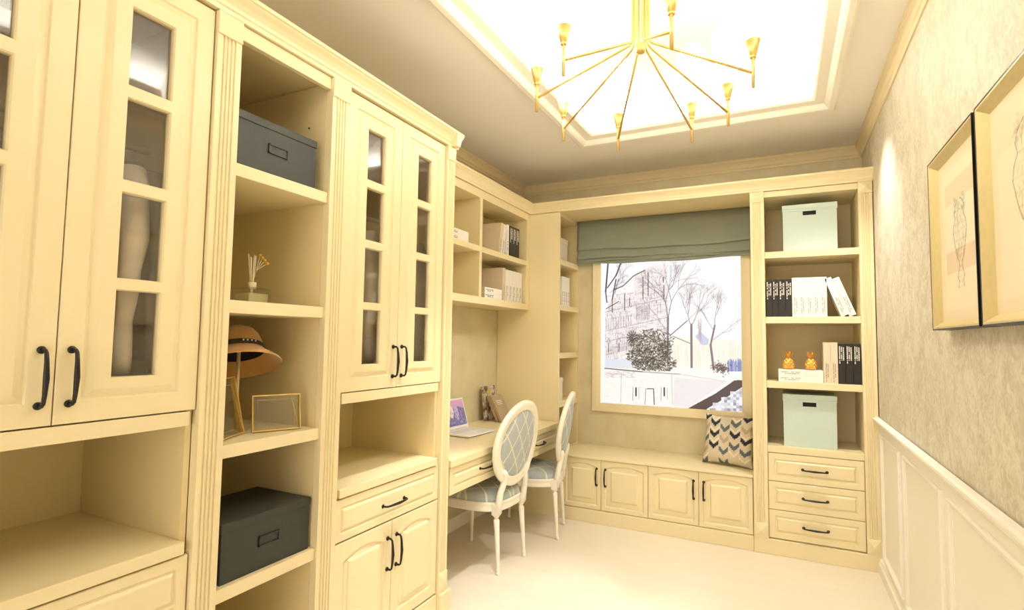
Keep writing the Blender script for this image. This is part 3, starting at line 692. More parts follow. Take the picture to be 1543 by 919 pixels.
# ================================================================== CHANDELIER
HUB = Vector((-.506, 2.166, 2.615))
t = thing('chandelier', 'brass eight-arm chandelier with frosted glass shades hanging from the ceiling tray', 'chandelier', tuple(HUB))
obj('ceiling_plate', MB().lathe([(.07, 3.03), (.075, 3.035), (.075, 3.06)], (HUB.x, HUB.y, 0), 32), BRASS, t)
obj('hub', MB().lathe([(.012, 2.60), (.018, 2.602), (.02, 2.61), (.02, 2.635), (.012, 2.642)], (HUB.x, HUB.y, 0), 24), BRASS, t)
tips = [(-.686, 1.754), (-.896, 1.992), (-.915, 2.346), (-.715, 2.581), (-.367, 2.608), (-.196, 2.471), (-.081, 2.136), (-.305, 1.734)]
for x, y in tips:
    d = Vector((x-HUB.x, y-HUB.y, 0)); R_ = d.length; d.normalize()
    r0 = .033; pts = [HUB+d*r0+Vector((0, 0, .43)), HUB+d*r0+Vector((0, 0, .05))]
    zs, s_ = .03, []
    for k in range(1, 8):
        q = k/8; a = q*math.radians(66)
        pts.append(HUB+d*(r0+.045*(1-math.cos(a)))+Vector((0, 0, .05-.045*math.sin(a))))
    pts.append(Vector((x, y, 2.41)))
    A = obj('arm', MB().tube(pts, .0052, 10), BRASS, t)
    obj('post', MB().tube([(x, y, 2.352), (x, y, 2.474)], .0062, 12), BRASS, A)
    obj('cup', MB().lathe([(.008, 2.466), (.011, 2.467), (.011, 2.472), (.0095, 2.474), (.012, 2.477), (.0265, 2.535), (.0245, 2.535), (.01, 2.48)], (x, y, 0), 24, caps=False), BRASS, A)
    prof = [(.003, 2.50), (.018, 2.52), (.0235, 2.535), (.034, 2.57), (.05, 2.63), (.063, 2.69), (.069, 2.735), (.066, 2.77), (.054, 2.80), (.034, 2.82), (.014, 2.828), (.002, 2.829)]
    obj('glass_shade', MB().lathe(prof, (x, y, 0), 28), SHADE, A)

# ================================================================== CHAIRS
def make_chair(label):
    t = thing('dining_chair', label, 'chair', (0, 0, 0), group='oval-back chairs at the desk', world=False)
    SEATZ = .415
    def leg(x, y, dx, dy):
        mb = MB(); prof = [(.0085, 0), (.0125, .004), (.0135, .012), (.009, .022), (.0125, .03), (.0095, .038), (.0105, .05), (.0165, .26), (.0185, .30), (.019, .318), (.013, .325), (.0125, .332), (.02, .338), (.021, .345)]
        mb.lathe(prof, (0, 0, 0), 16); mb.box(-.021, -.021, .345, .021, .021, SEATZ-.004)
        return mb.xf(lambda p: (x+p[0]+dx*(1-p[2]/.41), y+p[1]+dy*(1-p[2]/.41), p[2]))
    obj('leg', leg(-.195, -.195, -.01, -.012), CHAIRW, t, .001); obj('leg', leg(.195, -.195, .01, -.012), CHAIRW, t, .001)
    obj('leg', leg(-.155, .205, -.008, .03), CHAIRW, t, .001); obj('leg', leg(.155, .205, .008, .03), CHAIRW, t, .001)
    # seat outline: rounded trapezium with bowed front
    def outline(s, n=48):
        P = []
        for k in range(n):
            a = 2*PI*k/n; ca, sa = math.cos(a), math.sin(a); e = 2/3.2
            x = math.copysign(abs(ca)**e, ca); y = math.copysign(abs(sa)**e, sa)
            wx = .236-.03*(y+1)/2
            P.append((x*wx*s, y*.235*s))
        return P
    def band(levels, m, nm):
        mb = MB(); n = 48; vs = []
        for s, z, dome in levels: vs += [(p[0], p[1], z) for p in outline(s, n)]
        fs = [(i*n+k, i*n+(k+1) % n, (i+1)*n+(k+1) % n, (i+1)*n+k) for i in range(len(levels)-1) for k in range(n)]
        fs += [tuple(reversed(range(n))), tuple((len(levels)-1)*n+k for k in range(n))]
        mb.add(vs, fs, True); return obj(nm, mb, m, t)
    band([(.94, .362, 0), (1.0, .364, 0), (1.01, .372, 0), (1.0, .382, 0), (1.0, .404, 0), (1.015, .41, 0), (1.0, .418, 0), (.95, .42, 0)], CHAIRW, 'seat_rail')
    band([(.97, .415, 0), (.985, .428, 0), (.975, .446, 0), (.94, .462, 0), (.86, .474, 0), (.7, .484, 0), (.45, .489, 0), (.2, .491, 0), (.02, .491, 0)], LAT_SEAT, 'seat_cushion')
    # back: tilted oval
    tilt = math.radians(9); C0 = Vector((0, .276, .762)); up = Vector((0, math.sin(tilt), math.cos(tilt))); rt = Vector((1, 0, 0)); nrm = up.cross(rt)  # nrm ~ +y/-y
    rx, rz = .236, .238; n = 56
    mb = MB(); cs = [(-.032, -.010), (-.032, .010), (-.022, .016), (-.012, .013), (.006, .018), (.02, .017), (.03, .010), (.03, -.010), (.02, -.017), (.006, -.018), (-.012, -.013), (-.022, -.016)]
    m_ = len(cs); vs = []
    for k in range(n):
        a = 2*PI*k/n; dvx, dvz = math.cos(a), math.sin(a)
        for r_, q in cs:
            vs.append(C0+rt*((rx+r_)*dvx)+up*((rz+r_)*dvz)+nrm*q + Vector((0, .02*dvx*dvx, 0))*-1)
    fs = [(k*m_+j, ((k+1) % n)*m_+j, ((k+1) % n)*m_+(j+1) % m_, k*m_+(j+1) % m_) for k in range(n) for j in range(m_)]
    mb.add(vs, fs, True); obj('back_frame', mb, CHAIRW, t)
    mb = MB(); vs = []; rr = [(1.0, -.006), (1.0, .006), (.92, .016), (.75, .022), (.45, .025), (.15, .026)]
    def pad(side):
        vs = []
        for s, q in rr:
            for k in range(n):
                a = 2*PI*k/n; x_ = math.cos(a)
                vs.append(C0+rt*((rx-.03)*s*x_)+up*((rz-.03)*s*math.sin(a))+nrm*(q*side)-Vector((0, .02*(s*x_)**2, 0)))
        fs = [(i*n+k, i*n+(k+1) % n, (i+1)*n+(k+1) % n, (i+1)*n+k) for i in range(len(rr)-1) for k in range(n)]
        fs.append(tuple((len(rr)-1)*n+k for k in range(n))); return vs, fs
    mb.add(*pad(1), True); mb.add(*pad(-1), True); obj('back_pad', mb, LAT_BACK, t)
    for s in (-1, 1):
        pts = [(s*.155, .225, .36), (s*.157, .228, .43), (s*.155, .236, .48), (s*.136, .246, .53), (s*.128, .252, .56), (s*.140, .262, .59), (s*.158, .264, .613)]
        obj('post', MB().tube(pts, [.02, .021, .02, .0195, .019, .017, .012], 12), CHAIRW, t)
    return t
ch = make_chair('white oval-back chair with blue lattice fabric, nearer the camera at the desk')
c1r = -93
ch.location = (-1.768, 3.125, 0); ch.rotation_euler = (0, 0, math.radians(c1r))
copy_thing(ch, (-1.712, 3.765, 0), (0, 0, math.radians(-76.7)), 'white oval-back chair with blue lattice fabric, farther one, by the window bench')

# ================================================================== BOOKS
def letters(w_, z0, z1, lines, seed, y=-.0006, ext=.8):
    rr = random.Random(seed); mb = MB()
    for li in range(lines):
        xa = w_*(.5+(li-(lines-1)/2)*.26); z = z1 - (0 if li == 0 else rr.uniform(0, .01))
        ze = z0+(z1-z0)*(0 if li == 0 else .25)
        while z > ze:
            h = rr.uniform(.003, .0055)
            if rr.random() > .14:
                lw = w_*.085
                mb.box(xa-lw, y, z-h, xa+lw, y+.0006, z-.001)
            z -= h+.0008
    return mb
BK = {}
def book(label, group, loc, rot, w_, h, d, kind='w', name='book', tex=True):
    """spine toward local -y, thickness +x, height +z; origin at the base corner"""
    key = (round(w_, 3), round(h, 3), round(d, 3), kind, tex)
    rz = Euler(rot)
    if key in BK: return copy_thing(BK[key], loc, rot, label, group)
    cov = {'w': COVW, 'b': COVB, 'c': COVC, 't': COVT}[kind]
    t = thing(name, label, 'book', loc, rot, group, world=False)
    c_ = .0025
    obj('cover', MB().box(0, 0, 0, w_, c_, h).box(0, c_, 0, c_, d, h).box(w_-c_, c_, 0, w_, d, h), cov, t, .0007)
    obj('page_block', MB().box(c_, c_, .003, w_-c_, d-.004, h-.003), PAGES, t)
    if tex:
        if kind == 'b': obj('spine_lettering', letters(w_, h*.48, h*.94, 3, 11+len(BK), ext=1), INKW, t)
        else: obj('spine_lettering', letters(w_, h*.04, h*.5, 2, 31+len(BK)), INKG, t)
    BK[key] = t; return t
ORD = ['leftmost', 'second', 'third', 'fourth', 'fifth']
D_ = .19; YS = 4.13
# right bookcase, second shelf
x = -.096
for i in range(4):
    book(('leftmost of the four black books on the upper book shelf of the bookcase' if i == 0 else '%s from left of the four black books on the upper book shelf' % ORD[i]) if i < 3 else 'black book touching the row of white books, upper book shelf',
         'black books on the upper book shelf', (x, YS, 1.59), (0, 0, 0), .0395, .258, D_, 'b'); x += .0403
for i in range(5):
    book('%s of the five upright white books on the upper book shelf' % (['leftmost', 'second from left', 'middle', 'fourth from left', 'rightmost'][i]),
         'white books on the upper book shelf', (x, YS, 1.59), (0, 0, 0), .0405, .266, D_, 'w'); x += .0413
for i, bx in enumerate((.352, .3965)):
    a = math.radians(-20.5)
    book(['leaning white book nearer the upright row, upper book shelf', 'leaning white book nearer the right pilaster, upper book shelf'][i], 'white books leaning on the upper book shelf',
         (bx-.001, YS, 1.5905), (0, a, 0), .0405, .266, D_, 'w')
# third shelf
for i in range(2):
    book(['upper white book lying flat under the gold pineapples', 'lower white book lying flat under the gold pineapples'][i], 'white books lying under the pineapples',
         (-.026, YS-.004, 1.15+.041*(2-i)), (0, PI/2, 0), .041, .266, D_, 'w')
x = .2425
for i in range(2):
    book(['left', 'right'][i]+' one of the two upright cream books beside the gold pineapples', 'cream books beside the pineapples', (x, YS, 1.15), (0, 0, 0), .0405, .27, D_, 'c'); x += .0413
for i in range(3):
    book(['left', 'middle', 'right'][i]+' one of three black books on the lower book shelf', 'black books on the lower book shelf', (x, YS, 1.15), (0, 0, 0), .0415, .262, D_, 'b'); x += .0428
# wall shelf (spines face +x): rz = 90
def lb(label, group, y, z, w_, h, kind, lean=0.0, xs=-1.93, flat=False, d=.2, tex=True):
    if flat: return book(label, group, (xs, y, z+w_), (0, PI/2, PI/2), w_, h, d, kind)
    q = Matrix.Rotation(PI/2, 4, 'Z') @ Matrix.Rotation(lean, 4, 'Y')
    return book(label, group, (xs, y, z), tuple(q.to_euler()), w_, h, d, kind)
lb('cream book showing its cover, upper right cell of the wall shelf', 'books in the upper right cell', 3.615, 2.065, .040, .25, 'c', math.radians(9))
lb('white book leaning next to the cream one, upper right cell of wall shelf', 'books in the upper right cell', 3.66, 2.065, .040, .245, 'w', math.radians(9))
lb('white upright book beside the black ones, upper right cell of wall shelf', 'books in the upper right cell', 3.745, 2.065, .040, .25, 'w')
for i in range(3): lb(['left', 'middle', 'right'][i]+' one of three black books in the upper right wall shelf cell', 'black books in the wall shelf', 3.80+i*.058, 2.065, .056, .25, 'b')
lb('cream book showing its cover, lower right cell of the wall shelf', 'books in the lower right cell', 3.69, BOT+.0062, .044, .258, 'c')
for i in range(5): lb('%s of the white books in the lower right wall shelf cell' % ['leftmost', 'second from left', 'middle', 'fourth from left', 'rightmost'][i], 'white books in the lower right cell', 3.738+i*.060, BOT+.0062, .056, .25, 'w')
for i in range(2): lb(['upper', 'lower'][i]+' white book lying flat before the cream one, lower right cell', 'flat white books in the lower right cell', 3.40, BOT+.0062+.041*(1-i), .040, .27, 'w', xs=-1.925, flat=True, d=.19)
for i in range(2): lb(['upper', 'lower'][i]+' white book lying flat in the upper left wall shelf cell', 'flat white books in the upper left cell', 2.89, 2.065+.038*(1-i), .038, .27, 'w', xs=-1.925, flat=True, d=.19)
# corner bookcase white books
for i in range(4): lb('%s small white book on the second shelf of the corner column' % ['nearest', 'second nearest', 'third nearest', 'farthest'][i], 'white books in the corner column', 4.255+i*.046, 1.70, .044, .25, 'w', xs=-1.66)

# ================================================================== BOXES
def lid_box(name, label, group, c_, w_, d, h, z, face, m, edge=None, hole=False, lidh=.045, tag=True):
    """face 'x' : front looks to +x ; 'y': front looks to -y ; c_ = centre of the front bottom edge"""
    t = thing(name, label, 'box', (c_[0], c_[1], z), group=group)
    f = (lambda p: (c_[0]+p[2], c_[1]+p[0], z+p[1])) if face == 'x' else (lambda p: (c_[0]+p[0], c_[1]-p[2], z+p[1]))
    obj('box_body', MB().box(-w_/2+.003, 0, -d+.003, w_/2-.003, h-lidh*.4, -.003).xf(f), m, t, .002)
    obj('lid', MB().box(-w_/2, h-lidh, -d, w_/2, h, 0).xf(f), m, t, .003)
    if hole:
        obj('hand_hole', MB().box(-.043, h-.083, -.003, .043, h-.052, -.0022).xf(f), HOLE, t)
    if tag:
        e = MB(); a, b, q = .042, .017, .004; zc = h*.5
        e.box(-a, zc-b, -.003, a, zc-b+q, .003).box(-a, zc+b-q, -.003, a, zc+b, .003).box(-a, zc-b, -.003, -a+q, zc+b, .003).box(a-q, zc-b, -.003, a, zc+b, .003)
        L = obj('label_holder', e.xf(f), DARKEDGE, t)
        obj('label_card', MB().box(-a+q, zc-b+q, -.003, a-q, zc+b-q, -.001).xf(f), m, L)
    return t
lid_box('storage_box', 'charcoal lidded box on the top shelf of the open tower', 'charcoal boxes', (-1.625, 1.335), .36, .30, .195, 1.98, 'x', DARKBOX, lidh=.03)
lid_box('storage_box', 'charcoal lidded box on the lower shelf under the picture frames', 'charcoal boxes', (-1.622, 1.362), .37, .30, .192, .605, 'x', DARKBOX, lidh=.03)
def mint2(label, x0, x1, z, h):
    xc = (x0+x1)/2; t = thing('storage_box', label, 'box', (xc, 4.16, z), group='mint boxes'); y0 = 4.155
    mb = MB(); a, b, zl, zh = xc-.04, xc+.04, z+h-.078, z+h-.05
    obj('box_body', MB().box(x0+.004, y0+.003, z, x1-.004, y0+.30, z+h-.04), MINT, t, .002)
    obj('lid', MB().box(x0, y0, z+h-.034, x1, y0+.303, z+h), MINT, t, .003)
    obj('lid_rim', MB().box(x0, y0, z+h-.046, x1, y0+.303, z+h-.034), MINT, t, .001)
    obj('hand_hole', MB().box(a, y0+.0015, zl, b, y0+.0035, zh), HOLE, t)
    obj('hole_rim', MB().box(a-.004, y0+.001, zl-.004, b+.004, y0+.003, zl).box(a-.004, y0+.001, zh, b+.004, y0+.003, zh+.004).box(a-.004, y0+.001, zl, a, y0+.003, zh).box(b, y0+.001, zl, b+.004, y0+.003, zh), MINT, t)
mint2('pale mint lidded box on the top shelf of the bookcase', .012, .345, 2.04, .325)
mint2('pale mint lidded box just above the bookcase drawers', -.004, .318, .716, .35)
lid_box('storage_box', 'small white lidded box on top shelf of the corner column', 'white boxes in the corner column', (-1.672, 4.30), .25, .22, .2, 2.08, 'x', WHITEBOX, tag=False, lidh=.04)
lid_box('storage_box', 'small white lidded box on lowest shelf of the corner column', 'white boxes in the corner column', (-1.672, 4.245), .17, .2, .19, .905, 'x', WHITEBOX, tag=False, lidh=.04)

# ================================================================== PINEAPPLES
def pineapple(label, x):
    t = thing('pineapple_ornament', label, 'ornament', (x, 4.19, 1.232), group='gold pineapples')
    mb = MB().lathe([(.012, 0), (.026, .003), (.032, .015), (.034, .03), (.033, .045), (.028, .06), (.02, .072), (.012, .078)], (x, 4.19, 1.232), 24)
    mb2 = MB()
    for j in range(6):
        z = .010+j*.0115; r = [.031, .0345, .0355, .034, .0295, .022][j]
        for k in range(10):
            a = 2*PI*(k+.5*(j % 2))/10; c_ = (x+r*math.cos(a), 4.19+r*math.sin(a), 1.232+z)
            s = .0075
            u = Vector((-math.sin(a), math.cos(a), 0)); nn = Vector((math.cos(a), math.sin(a), 0)); C = Vector(c_)-nn*.002
            mb2.add([C+u*s, C+Vector((0, 0, s)), C-u*s, C-Vector((0, 0, s)), C+nn*.006], [(0, 1, 4), (1, 2, 4), (2, 3, 4), (3, 0, 4)])
    obj('fruit_body', mb, GOLD, t); obj('scales', mb2, GOLD, t)
    mb = MB()
    for ring, (n, tl, h) in enumerate([(8, .030, .040), (7, .020, .048), (5, .008, .052)]):
        for k in range(n):
            a = 2*PI*(k+.4*ring)/n; nn = Vector((math.cos(a), math.sin(a), 0)); u = Vector((-math.sin(a), math.cos(a), 0)); b = Vector((x, 4.19, 1.232+.074))
            p = [b+nn*.006, b+nn*(.01+tl*.35)+Vector((0, 0, h*.5)), b+nn*(.01+tl)+Vector((0, 0, h))]
            w1 = .008
            mb.add([p[0]-u*w1*.7, p[0]+u*w1*.7, p[1]+u*w1, p[1]-u*w1, p[2], p[1]-nn*.004], [(0, 1, 2, 3), (3, 2, 4), (0, 3, 5), (1, 2, 5), (3, 4, 5), (2, 4, 5)])
    obj('crown_leaves', mb, GOLD, t)
pineapple('gold pineapple ornament, left one, on the flat white books', .037); pineapple('gold pineapple ornament, right one, beside the upright cream books', .172)

# ================================================================== CUSHION
def cushion():
    W_, H_ = .37, .37; N = 72; rr = random.Random(5)
    t = thing('cushion', 'square beige cushion with slate chevron pattern on the window bench', 'cushion', (-.365, 4.36, .506))
    verts = []; cols = []
    vcol = {}
    def colour(u, v):
        # staggered columns of V shapes
        cw = .074; col = math.floor(u/cw); fx = u/cw-col
        tv = abs(fx-.5)*.07+math.floor((u*310)%3)*.002
        vv = v + (.045 if col % 2 else 0) - tv
        row = math.floor(vv/.082); fy = vv/.082-row
        r_ = random.Random((int(col)*71+int(row)*131+9) & 0xffff)
        base = np.array((214, 200, 172))
        if fy < .40 and .04 < fx < .96 and random.Random(int(col)*13+int(row)*7).random() < .85:
            k = r_.random(); return np.array((40, 46, 52)) if k < .42 else np.array((96, 106, 112)) if k < .74 else np.array((184, 166, 134))
        if .5 < fy < .64 and r_.random() < .5: return np.array((240, 226, 196))
        return base
    ca, sa = math.cos(math.radians(-14)), math.sin(math.radians(-14)); tl = math.radians(14)
    mbf = []; idx = {}
    for side in (1, -1):
        for j in range(N+1):
            for i in range(N+1):
                u, v = i/N*2-1, j/N*2-1
                pinch = 1-.09*(1-abs(u)**2)*abs(v)**6-.0; pinch2 = 1-.09*(1-abs(v)**2)*abs(u)**6
                x = u*W_/2*pinch2; z = v*H_/2*pinch
                th = .062*(max(0, 1-u**4)*max(0, 1-v**4))**.55
                th += .004*math.sin(u*7+v*3)*(1-abs(u))*(1-abs(v))
                y = -side*th
                verts.append((x, y, z)); cols.append(colour(x+.2, z+.2))
    def ix(s, i, j): return s*(N+1)**2+j*(N+1)+i
    faces = []
    for s in (0, 1):
        for j in range(N):
            for i in range(N):
                f = (ix(s, i, j), ix(s, i+1, j), ix(s, i+1, j+1), ix(s, i, j+1)); faces.append(f if s == 0 else f[::-1])
    out = []
    for x, y, z in verts:
        y, z = y*math.cos(tl)+z*math.sin(tl), z*math.cos(tl)-y*math.sin(tl)
        x, y = x*ca-y*sa, x*sa+y*ca
        out.append((x, y, z))
    zmin = min(p[2] for p in out); out = [(x, y, z-zmin) for x, y, z in out]
    me = bpy.data.meshes.new('cover'); me.from_pydata(out, [], faces)
    at = me.color_attributes.new('print', 'FLOAT_COLOR', 'POINT'); c4 = np.ones((len(cols), 4), 'f'); c4[:, :3] = lin(np.array(cols)); at.data.foreach_set('color', c4.reshape(-1))
    for p in me.polygons: p.use_smooth = True
    bm = bmesh.new(); bm.from_mesh(me); bmesh.ops.remove_doubles(bm, verts=bm.verts, dist=1e-5); bm.to_mesh(me); bm.free()
    me.materials.append(vcol_mat('chevron_fabric', 0, .9)); o = bpy.data.objects.new('cover', me); COL.objects.link(o); o.parent = t
    pts = [(-W_/2*.98, 0, -H_/2*.98), (W_/2*.98, 0, -H_/2*.98), (W_/2*.98, 0, H_/2*.98), (-W_/2*.98, 0, H_/2*.98)]
cushion()

# ================================================================== PICTURES ON THE RIGHT WALL
def picture(label, y0, y1, z0, z1, seed, kind):
    t = thing('framed_picture', label, 'picture', (XR, (y0+y1)/2, z0), group='framed drawings')
    xw = XR-.003; xf = .488
    def rg(prof):
        mb = MB(); n = len(prof); vs = []
        for a, x in prof: vs += [(x, y0+a, z0+a), (x, y1-a, z0+a), (x, y1-a, z1-a), (x, y0+a, z1-a)]
        return mb.add(vs, [(i*4+q, i*4+(q+1) % 4, ((i+1) % n)*4+(q+1) % 4, ((i+1) % n)*4+q) for i in range(n) for q in range(4)])
    obj('outer_frame', rg([(0, xw), (0, xf), (.004, xf), (.004, xw)]), BLACKF, t)
    obj('inner_frame', rg([(.004, xf+.001), (.010, xf+.001), (.030, xf+.026), (.030, xw), (.004, xw)]), CHAMP, t)
    cv = Canvas(150, 180, (244, 226, 190)); rr = random.Random(seed); ink = (118, 110, 94)
    cv.poly([(14, 12), (136, 12), (136, 168), (14, 168)], (247, 231, 198), 1)
    if kind == 0:
        cv.poly([(24, 28), (126, 28), (126, 52), (24, 52)], (232, 212, 178), .8); cv.poly([(22, 104), (128, 104), (128, 128), (22, 128)], (230, 206, 170), .8)
        cv.poly([(24, 52), (126, 52), (126, 104), (24, 104)], (243, 234, 206), .9)
        cx, top, bot, sc = 75, 52, 145, 1.0
    else:
        cv.poly([(14, 12), (136, 12), (136, 44), (14, 44)], (240, 220, 184), .7); cx, top, bot, sc = 78, 30, 150, 1.45
    H = bot-top                                                       # ornate urn drawing in pencil
    prof = [(0, 6), (.05, 14), (.12, 18), (.2, 15), (.27, 21), (.36, 23), (.46, 20), (.56, 16), (.64, 12), (.7, 6), (.76, 4), (.82, 8), (.88, 12), (.93, 7), (1, 10)]
    last = None
    for q, r_ in prof:
        y = top+q*H; r_ *= sc
        if last:
            for s in (-1, 1):
                for k in range(2): cv.line(cx+s*last[1]+rr.uniform(-.6, .6), last[0], cx+s*r_+rr.uniform(-.6, .6), y, .9, ink, .75)
        cv.line(cx-r_, y, cx+r_, y+rr.uniform(-1, 1), .6, ink, .5); last = (y, r_)
    for k in range(150):
        q = rr.uniform(.02, .66); r_ = np.interp(q, [p[0] for p in prof], [p[1] for p in prof])*sc; a = rr.uniform(-1, 1)*r_; y = top+q*H
        cv.line(cx+a, y, cx+a+rr.uniform(-4, 4), y+rr.uniform(2, 8), .7, ink, rr.uniform(.3, .7))
    for k in range(60):
        a = rr.uniform(-1.6, 1.6); y = top+rr.uniform(-4, 12); cv.line(cx+a*10*sc, y, cx+a*14*sc+rr.uniform(-4, 4), y+rr.uniform(-6, 6), .7, ink, .5)
    print_obj('print', cv, lambda u, v: (xf+.0262, y1-.030-(y1-y0-.060)*u, z1-.030-(z1-z0-.060)*v), vcol_mat('drawing_print_%d' % kind, 0, .5), t)
    return t
picture('black and champagne framed urn drawing, farther one, nearer the bookcase', 1.912, 2.43, 1.464, 2.07, 3, 0)
picture('black and champagne framed urn drawing, nearer one, cut by the frame edge', 1.36, 1.888, 1.464, 2.07, 8, 1)

# ================================================================== TOWER ITEMS
# reed diffuser
t = thing('reed_diffuser', 'clear glass reed diffuser with pale reeds and yellow flowers', 'diffuser', (-1.82, 1.40, 1.525))
def sq(cx, cy, z0, z1, s, mb=None): return (mb or MB()).box(cx-s, cy-s, z0, cx+s, cy+s, z1)
obj('bottle', sq(-1.82, 1.40, 1.5255, 1.59, .05), CLEAR, t, .006)
obj('oil', sq(-1.82, 1.40, 1.532, 1.57, .042), LIQ, t, .004)
obj('neck', MB().lathe([(.016, 1.588), (.016, 1.612), (.0135, 1.614)], (-1.82, 1.40, 0), 20), REED, t)
for k in range(7):
    a = k*2*PI/7; obj('reed', MB().tube([(-1.82, 1.40, 1.535), (-1.82+.012*math.cos(a), 1.395+.014*math.sin(a), 1.71+.006*(k % 3))], .0022, 6), REED, t)
st = MB(); fl = MB()
for k in range(4):
    e = Vector((-1.812+.004*k, 1.424+.008*k, 1.722-.010*k)); st.tube([(-1.82, 1.40, 1.60), (-1.815, 1.412, 1.66), e], .001, 5)
    fl.lathe([(.001, -.006), (.006, -.003), (.007, 0), (.005, .004), (.001, .006)], tuple(e), 8)
obj('stem', st, REED, t); obj('flower_head', fl, FLOWER, t)
# hat stand + hat
hx, hy = -1.79, 1.335
t = thing('hat_stand', 'thin pale pole hat stand under the tan hat', 'hat stand', (hx, hy, 1.057))
obj('pole', MB().tube([(hx, hy, 1.06), (hx, hy, 1.37)], .0065, 12), POLE, t)
obj('base', MB().lathe([(.05, 0), (.05, .004), (.045, .007), (.008, .009)], (hx, hy, 1.057), 28), POLE, t)
obj('head_rest', MB().lathe([(.004, 1.352), (.03, 1.362), (.045, 1.376), (.045, 1.380), (.004, 1.392)], (hx, hy, 0), 20), POLE, t)
t = thing('felt_hat', 'tan felt cloche hat with a dark studded band on its stand', 'hat', (hx, hy, 1.325), tuple((Matrix.Rotation(math.radians(23), 4, Vector((-.6, -.8, 0))) @ Matrix.Rotation(math.radians(7), 4, Vector((.8, -.6, 0)))).to_euler()), world=False)
hp = [(.148, -.030), (.150, -.026), (.148, -.022), (.125, -.004), (.105, .012), (.094, .022), (.091, .035), (.088, .06), (.080, .086), (.065, .106), (.042, .118), (.02, .122), (.001, .123)]
hi = [(.001, .118), (.04, .113), (.062, .102), (.077, .083), (.085, .06), (.088, .035), (.091, .020)]
obj('felt_body', MB().lathe(hp, n=48, sx=.92, caps=False), FELT, t, recalc=False)
obj('brim_underside', MB().lathe([(.091, .019), (.103, .009), (.124, -.007), (.147, -.026), (.148, -.030)], n=48, sx=.92, caps=False), FELT, t, recalc=False)
obj('lining', MB().lathe(hi, n=48, sx=.92, caps=False), LINING, t, recalc=False)
B_ = obj('hat_band', MB().lathe([(.0952, .024), (.0975, .028), (.0945, .042), (.0915, .044)], n=48, sx=.92, caps=False), BAND, t, recalc=False)
for k in range(4):
    a = math.radians(-24+k*9); obj('stud', MB().lathe([(.0005, -.0035), (.003, -.002), (.0035, 0), (.003, .002), (.0005, .0035)], (.0975*.92*math.cos(a), .0975*math.sin(a), .036), 8), PEARL, B_)
# brass box frames
def geo_frame(label, bl, br, h, lean, depth=.018):
    bl, br = Vector((bl[0], bl[1], 1.0575)), Vector((br[0], br[1], 1.0575)); U = (br-bl); w_ = U.length; U.normalize()
    N_ = Vector((U.y, -U.x, 0)); V_ = Vector((0, 0, 1))*math.cos(lean)-N_*math.sin(lean); W_ = V_.cross(U)*-1
    W_ = N_*math.cos(lean)+Vector((0, 0, 1))*math.sin(lean)
    t = thing('photo_frame', label, 'photo frame', tuple((bl+br)/2), group='brass glass photo frames')
    t_ = .0045
    lift = depth/2*math.sin(lean)
    f = lambda p: tuple(bl+U*p[0]+V_*p[1]+W_*p[2]+Vector((0, 0, lift)))
    mb = MB().box(0, 0, -depth/2, w_, t_, depth/2).box(0, h-t_, -depth/2, w_, h, depth/2).box(0, t_, -depth/2, t_, h-t_, depth/2).box(w_-t_, t_, -depth/2, w_, h-t_, depth/2)
    obj('brass_edge', mb.xf(f), BRASS, t, .0008)
    obj('glass_pane', MB().box(t_, t_, .003, w_-t_, h-t_, .005).xf(f), CLEAR, t); obj('glass_pane', MB().box(t_, t_, -.005, w_-t_, h-t_, -.003).xf(f), CLEAR, t)
    m2 = MB().box(w_*.12, h*.1, -.0022, w_*.88, h*.11, -.001).box(w_*.12, h*.86, -.0022, w_*.88, h*.87, -.001).box(w_*.12, h*.1, -.0022, w_*.125, h*.87, -.001).box(w_*.875, h*.1, -.0022, w_*.88, h*.87, -.001)
    obj('inner_line', m2.xf(f), BRASS, t)
    obj('hinge_pin', MB().tube([f((w_*.95, h*.1, .006)), f((w_*.8, h*.95, .006))], .0008, 6), BRASS, t)
geo_frame('wide brass-edged glass photo frame on the tower shelf', (-1.722, 1.350), (-1.652, 1.508), .132, math.radians(9))
geo_frame('upright brass-edged glass photo frame left of the hat pole', (-1.668, 1.185), (-1.742, 1.328), .205, math.radians(12))

# ================================================================== DESK ITEMS
LZ = .755
t = thing('laptop', 'open white laptop with a colourful screen on the desk', 'laptop', (-1.95, 3.26, LZ))
LA = math.radians(-4)
def lp(p):
    x, y = p[0], p[1]; return (-1.95+x*math.cos(LA)-y*math.sin(LA), 3.255+x*math.sin(LA)+y*math.cos(LA), LZ+p[2])
obj('base', MB().box(-.112, -.16, .0045, .112, .16, .017).xf(lp), SILVER, t, .004)
obj('foot', MB().box(-.10, -.15, 0, .10, .15, .0045).xf(lp), DARKEDGE, t)
kb = MB()
for r in range(5):
    for k in range(13): kb.box(-.085+r*.0185, -.145+k*.0224, .017, -.070+r*.0185, -.126+k*.0224, .0176)
K = obj('keyboard', kb.xf(lp), KEYS, t)
tilt = math.radians(17)
def ls(p):                                                              # screen: u along y, v up, w thickness (toward +x)
    u, v, w_ = p; return lp((-.112-v*math.sin(tilt)+w_*math.cos(tilt), u, .018+v*math.cos(tilt)+w_*math.sin(tilt)))
obj('screen_lid', MB().box(-.16, 0, -.006, .16, .215, 0).xf(ls), SILVER, t, .003)
cv = Canvas(110, 74, (206, 150, 170)); rr = random.Random(2)
for y in range(74):
    k = y/74; cv.a[y] = np.array((226, 160, 172))*(1-k)+np.array((150, 130, 170))*k
cv.poly([(0, 26), (20, 18), (34, 30), (50, 14), (66, 26), (84, 18), (110, 28), (110, 74), (0, 74)], (120, 106, 140), .9)
cv.ell(50, 32, 12, 18, (250, 214, 180), .9); cv.ell(74, 38, 9, 20, (206, 178, 200), .8)
